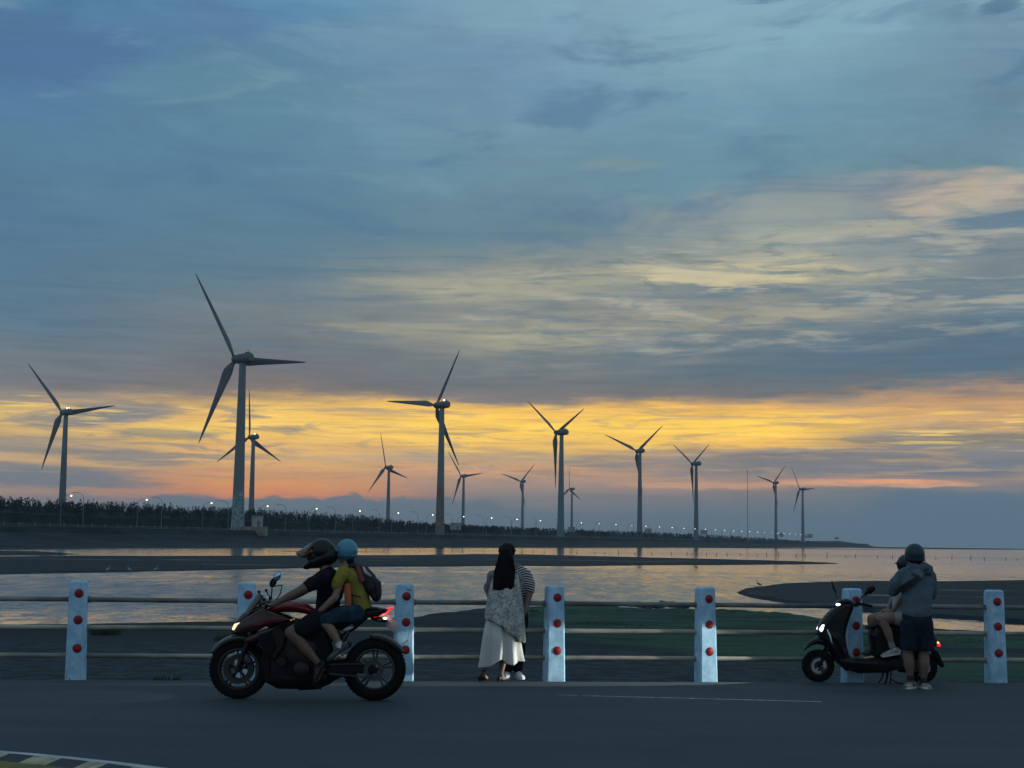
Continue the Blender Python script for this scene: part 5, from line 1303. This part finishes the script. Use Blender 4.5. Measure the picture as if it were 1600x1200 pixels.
# ================================================================== PEOPLE ON FOOT
M['dress'] = mat('dress_white', (.52,.54,.53), .9, var=.10, scale=3, spec=.1)
def lace_mat():
    m = bpy.data.materials.new('lace_shawl'); m.use_nodes = True; nt = m.node_tree; k = G(nt); b = nt.nodes['Principled BSDF']
    co = k.n('ShaderNodeTexCoord').outputs['Object']; f = k.noise(co, 34, 3, .7, 1.2); f2 = k.noise(co, 9, 3, .6)
    nt.links.new(k.mix(k.mr(k.m('ADD', k.m('MULTIPLY', f, .8), k.m('MULTIPLY', f2, .35)), .50, .66), (.15,.18,.19), (.44,.46,.45)), b.inputs['Base Color'])
    b.inputs['Roughness'].default_value = .95; b.inputs['Specular IOR Level'].default_value = .1
    return m
M['lace'] = lace_mat()
M['hair'] = mat('black_hair', (.004,.004,.005), .8, spec=.12, var=.3, scale=6, stretch=(8,8,.5), bump=.4, bscale=30)
M['heel'] = mat('black_heel', (.008,.008,.010), .45)
M['shoe_white'] = mat('white_sneaker', (.50,.52,.52), .7, var=.12, scale=10)
M['trouser'] = mat('black_trousers', (.010,.013,.020), .95, spec=.1)
def stripe_mat():
    m = bpy.data.materials.new('striped_tee'); m.use_nodes = True; nt = m.node_tree; k = G(nt); b = nt.nodes['Principled BSDF']
    co = k.n('ShaderNodeTexCoord').outputs['Object']; s = k.n('ShaderNodeSeparateXYZ'); nt.links.new(co, s.inputs[0])
    # stripes follow the cloth: they sag outward over the shoulder and sleeve
    ax = k.m('ABSOLUTE', k.m('SUBTRACT', s.outputs[0], .13))
    zz = k.m('ADD', s.outputs[2], k.m('MULTIPLY', ax, .30)); zz = k.m('ADD', zz, k.m('MULTIPLY', k.noise(co, 4, 2, .5), .03))
    w = k.m('FRACT', k.m('MULTIPLY', zz, 33.0))
    nt.links.new(k.mix(k.mr(w, .50, .58), (.012,.015,.022), (.45,.45,.46)), b.inputs['Base Color'])
    b.inputs['Roughness'].default_value = .95; b.inputs['Specular IOR Level'].default_value = .1
    return m
M['stripe'] = stripe_mat()
wp = gp(700+340/5, 840+1122/5); KW = FPX/wp.y*5
def W(u, v, y=0.0): return Vector(((u-340)/KW, y, (1124-v)/KW))
MB.SIDE = (1,0,0)
# ---- woman, back to us, leaning to the man on the right
pw = empty('person', (wp.x, wp.y, 0), 'woman with long black hair and long pale dress seen from behind, embracing a man', 'person', 'couple embracing at the fence')
b = MB()
b.loft([(W(405,640,.0),.155,.115),(W(408,560,.01),.13,.10),(W(415,480,.02),.12,.095),(W(422,390,.03),.145,.10),(W(428,320,.04),.155,.085),(W(432,285,.05),.09,.06),(W(435,255,.06),.045,.045),(W(436,225,.07),.045,.045)], n=20, round_caps=True)
head(b, W(437,185,.09), (.35,1,.05), .95)
for s_, (su, eu, hu) in ((-1,(335,318,380)),(1,(520,530,490))):
    sh = W(su,315,.04); e_ = W(eu, 425, .16); h_ = W(hu, 400, .38)
    limb(b, [sh, e_], [.043,.036]); limb(b, [e_, h_], [.036,.024]); hand(b, h_, (s_*-.3,.9,.25), (s_*.4,.4,.8), curl=.35, s=.9, thumb=-s_)
for s_, (au, av, fy) in ((-1,(275,1040,0)),(1,(412,1045,-.02))):
    hp_ = W(405+s_*45, 640); kn = W(400+s_*50-(10 if s_ < 0 else 0), 850, .02); an_ = W(au, av+6, fy)
    limb(b, [hp_, kn], [.085,.052]); limb(b, [kn, kn.lerp(an_, .35)+V(0,-.015,0), an_], [.052,.052,.032])
    limb(b, [an_, W(au+4, av+48, fy+.01), W(au+22, av+66, fy+.12)], [.032,.028,.026])
soften(b.build('body', M['skin'], pw), .0062, 2)
# dress: folded cloth from chest to hem
def cloth(rings, n, m, name, parent, fold=.0, folds=7, seed=0, hem=None, th=.004, ph=0.0):
    mb = MB(); vs = []; fs = []; k = len(rings)
    for i, (c, rx, ry) in enumerate(rings):
        t = i/(k-1)
        for j in range(n):
            a = 2*pi*j/n; f = 1+fold*t*(sin(folds*a+ph+1.2*t)+.5*sin((folds*1.7)*a+seed+2*t))
            z = (hem(a)*t**6 if hem else 0)
            vs.append(c+Vector((rx*cos(a)*f, ry*sin(a)*f, z)))
    for i in range(k-1):
        for j in range(n): fs.append((i*n+j, i*n+(j+1)%n, (i+1)*n+(j+1)%n, (i+1)*n+j))
    mb.add(vs, fs); o = mb.build(name, m, parent, angle=180); sd = o.modifiers.new('solid', 'SOLIDIFY'); sd.thickness = th
    ss = o.modifiers.new('sub', 'SUBSURF'); ss.levels = 1; ss.render_levels = 1; return o
hemf = lambda a: -.050*max(0, cos(a-pi))**.7+.055*exp(-((cos(a)-.02)/.28)**2)-.030*exp(-((cos(a)-.5)/.25)**2)+.02*cos(a)
cloth([(W(425,330,.03),.15,.10),(W(415,430,.02),.14,.11),(W(407,520,.01),.145,.12),(W(404,610,0),.165,.14),(W(402,720,0),.19,.165),(W(404,830,0),.225,.19),(W(405,920,0),.235,.20),(W(406,985,0),.250,.21)], 72, M['dress'], 'dress', pw, fold=.17, folds=7, hem=hemf)
# lace shawl, longer on the right
sh = MB(); vs = []; fs = []; n = 56
def skirtline(u): return 640 if u < 340 else 640+(u-340)*.75 if u < 500 else 760
rows_ = 16
lines = [(300,350,560,350),(308,400,552,400)]
for i in range(rows_+1):
    t = i/rows_
    for j in range(n):
        a = 2*pi*j/n; cu = 428-20*t; cv = 300
        x = cos(a); y_ = sin(a)
        down = 345+115*(.5+.5*x)*(1 if x > -.3 else .9)
        down += 65*max(0, x)**.7
        v = 300+t*down+8*sin(a*9)*t*t
        rx = (.155+.020*sin(pi*t)+.065*t+.06*max(0, x)*t**1.5)*(1+.05*t*sin(7*a+3*t)+.03*t*sin(13*a)); ry = (.125+.085*t)*(1+.08*t*sin(8*a+2*t))
        c = W(cu+12, v, .03-.03*t); vs.append(c+Vector((rx*x, ry*y_, 0)))
for i in range(rows_):
    for j in range(n): fs.append((i*n+j, i*n+(j+1)%n, (i+1)*n+(j+1)%n, (i+1)*n+j))
sh.add(vs, fs); o = sh.build('lace_shawl', M['lace'], pw, angle=180); o.modifiers.new('solid', 'SOLIDIFY').thickness = .005
# loose sleeves of the shawl over the upper arms
M['sheer'] = mat('sheer_sleeve', (.17,.18,.18), .9, var=.2, scale=30)
for s_, su, eu in ((-1,335,318),(1,520,532)):
    t = MB(); limb(t, [W(su,315,.04), W((su+eu)/2,370,.09), W(eu,415,.14)], [.062,.064,.058]); crease(soften(t.build('sleeve', M['sheer'], pw), .009, 2))
# hair
t = MB(); t.ell(W(436,168,.07), (.092,.108,.118), nu=20, nv=14)
t.loft([(W(436,165,.045),.086,.09),(W(432,215,.01),.096,.085),(W(427,270,-.02),.112,.082),(W(424,330,-.05),.130,.075),(W(422,385,-.07),.130,.062),(W(421,425,-.08),.124,.050),(W(420,440,-.08),.115,.036)], n=24, round_caps=False)
hr = soften(t.build('hair', M['hair'], pw), .008, 2)
rnd = random.Random(8); t = MB()
for i in range(150):
    a = rnd.uniform(-1.08,1.08); d = rnd.uniform(-1,1)
    t.tube([W(436+a*52,180,-.03-.02*rnd.random()), W(430+a*70,280,-.085+.02*abs(a)), W(424+a*72+d*6,400,-.118+.03*abs(a)), W(422+a*68+d*9,438+rnd.uniform(-14,26),-.112+.03*abs(a))], [.007,.011,.010,.003], 5)
t.build('hair_strand', M['hair'], hr)
for (au, av) in ((262,1040),(408,1045)):
    t = MB(); h0 = W(au-8, av+78-0, -.02)
    t.loft([(W(au-12,av+52,-.035),.030,.026),(W(au+2,av+68,.01),.036,.020),(W(au+18,av+74,.08),.042,.016),(W(au+30,av+77,.14),.03,.012)], n=14, side=(1,0,0), round_caps=True)
    t.loft([(W(au-12,av+50,-.04),.028,.022),(W(au-12,av+66,-.042),.022,.018),(W(au-12,av+83,-.042),.014,.014)], n=12, side=(1,0,0))
    t.lathe([(.036,-.006),(.040,0),(.036,.006)], 18, c=W(au+10,av+2,0), axis='Z', closed=False); hs = t.build('heeled_shoe', M['heel'], pw)
    t = MB(); t.tube([W(au-8,av+50,-.05), W(au+22,av+6,-.035)], .004, 5); t.ell(W(au+30,av+8,-.03), (.007,.006,.007), nu=8, nv=6); t.build('ankle_strap', M['heel'], hs)

# ---- man facing us behind her
mp_ = gp(700+520/5, 840+1098/5); KM = FPX/mp_.y*5
def N(u, v, y=0.0): return Vector(((u-520)/KM, y, (1097-v)/KM))
pm_ = empty('person', (mp_.x, mp_.y, 0), 'man in black and white striped tee, dark trousers and white sneakers, holding the woman', 'person', 'couple embracing at the fence')
b = MB()
b.loft([(N(515,600,.02),.15,.10),(N(515,520,.02),.14,.105),(N(512,430,0),.155,.115),(N(508,340,-.02),.185,.12),(N(500,280,-.03),.17,.09),(N(485,245,-.05),.09,.07),(N(468,225,-.07),.055,.055),(N(460,205,-.08),.055,.055)], n=20, round_caps=True)
head(b, N(448,150,-.10), (-.3,-1,-.15), 1.0)
el_r = N(628,425,-.06); w_r = N(592,585,-.24)
limb(b, [N(590,305,-.02), el_r], [.056,.046]); limb(b, [el_r, w_r], [.046,.031]); hand(b, w_r, (-.75,-.45,-.35), (.5,-.6,.3), curl=.4, thumb=-1)
el_l = N(298,400,-.12); w_l = N(318,470,-.30)
limb(b, [N(420,315,-.02), el_l], [.056,.046]); limb(b, [el_l, w_l], [.046,.031]); hand(b, w_l, (.8,-.2,-.3), (-.3,-.8,.3), curl=.4, thumb=1)
for s_, (au, fy) in ((-1,(468,-.02)),(1,(545,.0))):
    hp_ = N(515+s_*40,610,.02); kn = N(525+s_*36,830,0); an_ = N(au,1040,fy+.02)
    limb(b, [hp_, kn, an_], [.09,.056,.038]); limb(b, [an_, N(au,1070,fy)], [.038,.034])
soften(b.build('body', M['skind'], pm_), .0062, 2)
t = MB(); t.loft([(N(525,585,.02),.165,.125),(N(523,520,.02),.160,.128),(N(516,430,0),.172,.135),(N(510,345,-.02),.20,.138),(N(503,290,-.03),.19,.11),(N(490,255,-.05),.11,.08)], n=22)
limb(t, [N(588,305,-.02), N(615,370,-.05), N(625,425,-.06)], [.082,.080,.070]); limb(t, [N(420,312,-.02), N(352,360,-.06), N(325,385,-.09)], [.082,.078,.068])
crease(soften(t.build('striped_t_shirt', M['stripe'], pm_), .008, 3))
t = MB(); t.loft([(N(517,560,.02),.150,.115),(N(516,610,.02),.165,.12)], n=18, round_caps=True)
for s_, (au, fy) in ((-1,(468,-.02)),(1,(545,.0))): limb(t, [N(515+s_*40,610,.02), N(525+s_*34,830,0), N(au,1035,fy+.02)], [.105,.074,.056])
crease(soften(t.build('trousers', M['trouser'], pm_), .009, 3))
for au, dx_ in ((468,-.03),(545,.045)): shoe('sneaker', N(au,1096,.06), N(au,1096,-.21)+V(dx_,0,0), (0,0,1), M['shoe_white'], pm_, w=.048, h=.085, solem=M['shoe_white'])
t = MB(); t.ell(N(450,126,-.085), (.100,.118,.094), nu=20, nv=14); rnd = random.Random(14)
for i in range(90):
    a = rnd.uniform(0, 2*pi); e = rnd.uniform(.05, 1.35); t.ell(N(450,134,-.06)+Vector((.095*cos(a)*cos(e), .102*sin(a)*cos(e), .095*sin(e))), rnd.uniform(.014,.026), nu=8, nv=6)
soften(t.build('hair', M['hair'], pm_), .007, 1)

# ---- person standing in grey-blue hooded jacket
M['jacket'] = mat('jacket_blue_grey', (.075,.115,.145), .85, var=.14, scale=5, spec=.15, bump=.3, bscale=12)
M['shorts_navy'] = mat('navy_shorts', (.014,.020,.032), .95, var=.15, spec=.1)
M['shell_teal'] = mat('helmet_teal', (.012,.036,.048), .4, spec=.3, var=.15, scale=3)
M['shoe_mix'] = mat('grey_trainer', (.20,.21,.20), .8, var=.5, scale=18)
M['strapm'] = mat('bag_strap', (.010,.012,.016), .8)
jp = gp(1230+955/4.8, 840+1132/4.8); KJ = FPX/jp.y*4.8
def J(u, v, y=0.0): return Vector(((u-955)/KJ, y, (1131-v)/KJ))
pj = empty('person', (jp.x, jp.y, 0), 'person in blue grey hooded jacket, dark shorts and round helmet, standing with back to us', 'person')
b = MB()
b.loft([(J(975,620),.155,.11),(J(978,540),.145,.11),(J(980,440),.15,.115),(J(982,340,.01),.18,.115),(J(984,270,.02),.17,.09),(J(984,240,.03),.09,.07),(J(980,215,.04),.055,.055),(J(978,190,.05),.055,.055)], n=20, round_caps=True)
head(b, J(976,150,.06), (-.35,1,-.2), 1.0)
for s_ in (-1,1):
    shd = J(984+s_*100,290,.02); elb = J(835,415,.10) if s_ < 0 else J(1112,430,.10); wr = J(870,400,.36) if s_ < 0 else J(1040,400,.36)
    limb(b, [shd, elb], [.056,.047]); limb(b, [elb, wr], [.047,.031]); hand(b, wr, (-s_*.35,.75,.45), (s_*.5,.4,-.2), curl=.7, thumb=-s_)
LG = {-1: (J(925,700,.02), J(912,880,.03), J(925,1050,.0)), 1: (J(1020,700,0), J(1028,880,.02), J(1022,1065,.0))}
for s_ in (-1,1):
    a, k_, c = LG[s_]; limb(b, [J(978+s_*50,610), a, k_], [.095,.09,.062]); limb(b, [k_, k_.lerp(c, .32)+V(0,-.02,0), c], [.060,.067,.037]); limb(b, [c, c+V(0,.02,-.06)], [.037,.034])
soften(b.build('body', M['skind'], pj), .0062, 2)
t = MB(); t.loft([(J(978,575),.178,.145),(J(980,540),.172,.145),(J(982,440),.185,.15),(J(984,350,.0),.205,.150),(J(985,290,.01),.198,.125),(J(985,250,.02),.13,.10)], n=24, round_caps=True)
limb(t, [J(900,290,.02), J(845,360,.06), J(822,415,.11)], [.085,.088,.078]); limb(t, [J(826,412,.12), J(862,400,.32)], [.072,.050])
limb(t, [J(1068,290,.02), J(1100,370,.06), J(1108,440,.11)], [.085,.080,.070]); limb(t, [J(1108,436,.12), J(1046,402,.32)], [.068,.048])
for i in range(0): t.loft([(J(870+i*8,330+i*30,-.10-.012*(i%3)),.014,.012),(J(960,350+i*28,-.158),.016,.013),(J(1070-i*4,330+i*31,-.11),.012,.012)], n=6)
jk = crease(soften(t.build('jacket', M['jacket'], pj), .009, 3))
t = MB(); t.loft([(J(935,262,-.02),.05,.05),(J(965,240,-.10),.07,.055),(J(1010,238,-.12),.075,.06),(J(1055,255,-.08),.065,.055),(J(1070,280,-.03),.045,.05)], n=16, round_caps=True)
t.loft([(J(950,270,-.11),.05,.04),(J(1000,300,-.145),.07,.035),(J(1045,275,-.12),.05,.04)], n=14, round_caps=True); crease(soften(t.build('hood', M['jacket'], jk), .009, 3))
t = MB(); t.loft([(J(978,570),.17,.13),(J(978,640),.185,.14),(J(978,700),.15,.12)], n=20, round_caps=True)
t.loft([(J(922,640),.11,.125),(J(918,760),.104,.115),(J(916,848),.100,.108)], n=18); t.loft([(J(1030,640),.11,.125),(J(1040,760),.104,.115),(J(1044,852),.100,.108)], n=18)
crease(soften(t.build('shorts', M['shorts_navy'], pj), .009, 3))
for a0, a1 in ((J(938,1130,-.06), J(868,1133,.05)), (J(1030,1129,-.05), J(1008,1130,.14))): pass
shoe('trainer', J(965,1130,.06), J(868,1133,-.08), (0,0,1), M['shoe_mix'], pj, w=.048, h=.085, solem=M['sock'])
shoe('trainer', J(1012,1128,.10), J(1045,1128,-.12), (0,0,1), M['shoe_mix'], pj, w=.046, h=.085, solem=M['sock'])
for c in (LG[-1][2], LG[1][2]):
    t = MB(); t.tube([c+V(0,0,.025), c+V(0,.005,-.03)], [.042,.044], 14); t.build('sock', M['strapm'], pj)
t = MB(); t.ell(J(978,140,.05), (.118,.132,.126), nu=32, nv=22); t.lathe([(.115,-.085),(.119,-.075),(.121,-.04),(.119,-.01)], 36, c=J(978,140,.05), axis='Z'); hm = t.build('helmet', M['shell_teal'], pj)
t = MB(); t.lathe([(.120,-.085),(.124,-.08),(.124,-.07),(.120,-.066)], 40, c=J(978,142,.05), axis='Z', closed=True); t.build('helmet_trim', M['strapm'], hm)
t = MB(); t.tube([J(935,190,-.01), J(955,225,.02), J(978,235,.05)], .006, 6); t.build('chin_strap', M['strapm'], hm)
t = MB(); t.ell(J(978,200,-.005), (.075,.07,.05), nu=16, nv=10); t.build('hair', M['hair'], pj)
# the sling strap across the back
stp_ = empty('sling_bag', (jp.x, jp.y, 0), 'wide black sling bag strap across the back of the standing person', 'bag')
t = MB(); vs = []; fs = []
path = [(1005,285,-.155),(960,325,-.182),(915,355,-.172),(870,390,-.135),(845,415,-.09)]
for i, (u, v, y) in enumerate(path):
    wd_ = 20+3*i
    vs += [J(u-wd_*.5, v-wd_*.75, y-.004), J(u+wd_*.5, v+wd_*.75, y-.004)]
fs = [(2*i, 2*i+1, 2*i+3, 2*i+2) for i in range(len(path)-1)]
t.add(vs, fs); o = t.build('strap', M['strapm'], stp_, smooth=False); o.modifiers.new('solid', 'SOLIDIFY').thickness = .008
t = MB(); t.loft([(J(900,400,.17),.05,.03),(J(960,430,.20),.07,.045),(J(1030,430,.19),.05,.035)], n=12, round_caps=True); t.build('pouch', M['strapm'], stp_)

MB.SIDE = (0,-1,0)
# ---- seated passenger on the scooter
M['shirt_w'] = mat('pale_shirt', (.34,.37,.40), .9, var=.1, spec=.1)
M['shoe_lt'] = mat('light_trainer', (.30,.32,.32), .8, var=.3, scale=16)
M['greyshort'] = mat('pale_shorts', (.28,.30,.30), .9, var=.1)
ps = empty('person', (sp_.x, sp_.y, 0), 'person in pale top and dark helmet seated sideways on the scooter with knees bent', 'person')
b = MB()
b.loft([(S(862,615),.14,.10),(S(862,540),.125,.10),(S(858,450),.13,.105),(S(860,350),.16,.11),(S(866,290),.14,.08),(S(876,265),.07,.06),(S(886,240),.048,.05),(S(888,228),.048,.05)], n=20, round_caps=True)
head(b, S(890,208), (-1,.25,-.1), .92)
for s_ in (-1,1):
    e_ = S(832,455,s_*.20); w_ = S(782,545,s_*.14)
    limb(b, [S(862,300,s_*.155), e_], [.046,.038]); limb(b, [e_, w_], [.038,.026]); hand(b, w_, (-.8,-s_*.45,-.1), (0,0,1), curl=.6, s=.9, thumb=-s_)
kn = S(672,608,-.16); an_ = S(762,795,-.16)
limb(b, [S(860,610,-.09), S(760,600,-.14), kn], [.082,.074,.052]); limb(b, [S(690,618,-.16), S(728,690,-.165), an_], [.052,.054,.033]); limb(b, [an_, S(770,832,-.16), S(722,868,-.165)], [.033,.03,.026])
kn2 = S(655,612,.13); an2 = S(655,820,.14)
limb(b, [S(860,610,.09), S(760,600,.12), kn2], [.082,.074,.052]); limb(b, [kn2, S(662,700,.14), an2], [.052,.054,.033]); limb(b, [an2, S(650,868,.14), S(610,880,.14)], [.033,.03,.024])
soften(b.build('body', M['skin'], ps), .0062, 2)
t = MB(); t.loft([(S(866,600),.148,.115),(S(866,540),.142,.115),(S(862,450),.145,.12),(S(864,350),.172,.122),(S(868,295),.155,.095),(S(872,270),.09,.07)], n=20)
for s_ in (-1,1): limb(t, [S(864,302,s_*.145), S(846,400,s_*.18), S(838,430,s_*.185)], [.066,.060,.056])
crease(soften(t.build('top', M['shirt_w'], ps), .008, 3))
t = MB(); t.loft([(S(868,570),.150,.115),(S(862,615),.155,.11)], n=18, round_caps=True)
for s_ in (-1,1): limb(t, [S(862,610,s_*.09), S(800,603,s_*.125)], [.098,.090])
crease(soften(t.build('shorts', M['greyshort'], ps), .009, 3))
shoe('trainer', S(812,862,-.165), S(690,885,-.175), (-.15,0,1), M['shoe_lt'], ps, w=.046, h=.09, solem=M['sock'])
shoe('trainer', S(672,880,.14), S(590,884,.14), (-.1,0,1), M['shoe_grey'], ps, w=.044, h=.08, solem=M['shoe_dark'])
t = MB(); t.tube([S(752,770,-.16), S(766,812,-.16)], [.036,.040], 14); t.build('sock', M['greyshort'], ps)
t = MB(); t.ell(S(900,202), (.113,.112,.114), nu=30, nv=20); hm = t.build('helmet', M['shell_teal'], ps)
t = MB(); vs = []; fs = []
for i, (du, v, dr) in enumerate(((22,188,-.008),(24,208,-.002),(28,228,-.004),(32,250,-.01))):
    for j in range(11):
        a = radians(-80+16*j); vs.append(S(878+du, v)+Vector((-(.125+dr)*cos(a), (.112)*sin(a), 0)))
for i in range(3):
    for j in range(10): fs.append((i*11+j, i*11+j+1, (i+1)*11+j+1, (i+1)*11+j))
t.add(vs, fs); o = t.build('visor', M['shell_blk'], hm); o.modifiers.new('solid', 'SOLIDIFY').thickness = .004
t = MB(); t.loft([(S(842,190),.06,.008),(S(856,182),.085,.010),(S(880,176),.09,.010)], n=12, round_caps=True); t.build('peak', M['shell_teal'], hm)

# ------------------------------------------------------------------ sea haze
hz = MB(); hz.box((0, 3050, 46), (13600, 7300, 103)); hzo = hz.build('haze', [], smooth=False); hzo['kind'] = 'stuff'
hm_ = bpy.data.materials.new('sea_haze'); hm_.use_nodes = True; hn = hm_.node_tree; hn.nodes.clear()
pv = hn.nodes.new('ShaderNodeVolumePrincipled'); om = hn.nodes.new('ShaderNodeOutputMaterial')
pv.inputs['Color'].default_value = (.72,.84,.95,1); pv.inputs['Density'].default_value = .00010; pv.inputs['Anisotropy'].default_value = .0
hn.links.new(pv.outputs[0], om.inputs['Volume']); hzo.data.materials.append(hm_)
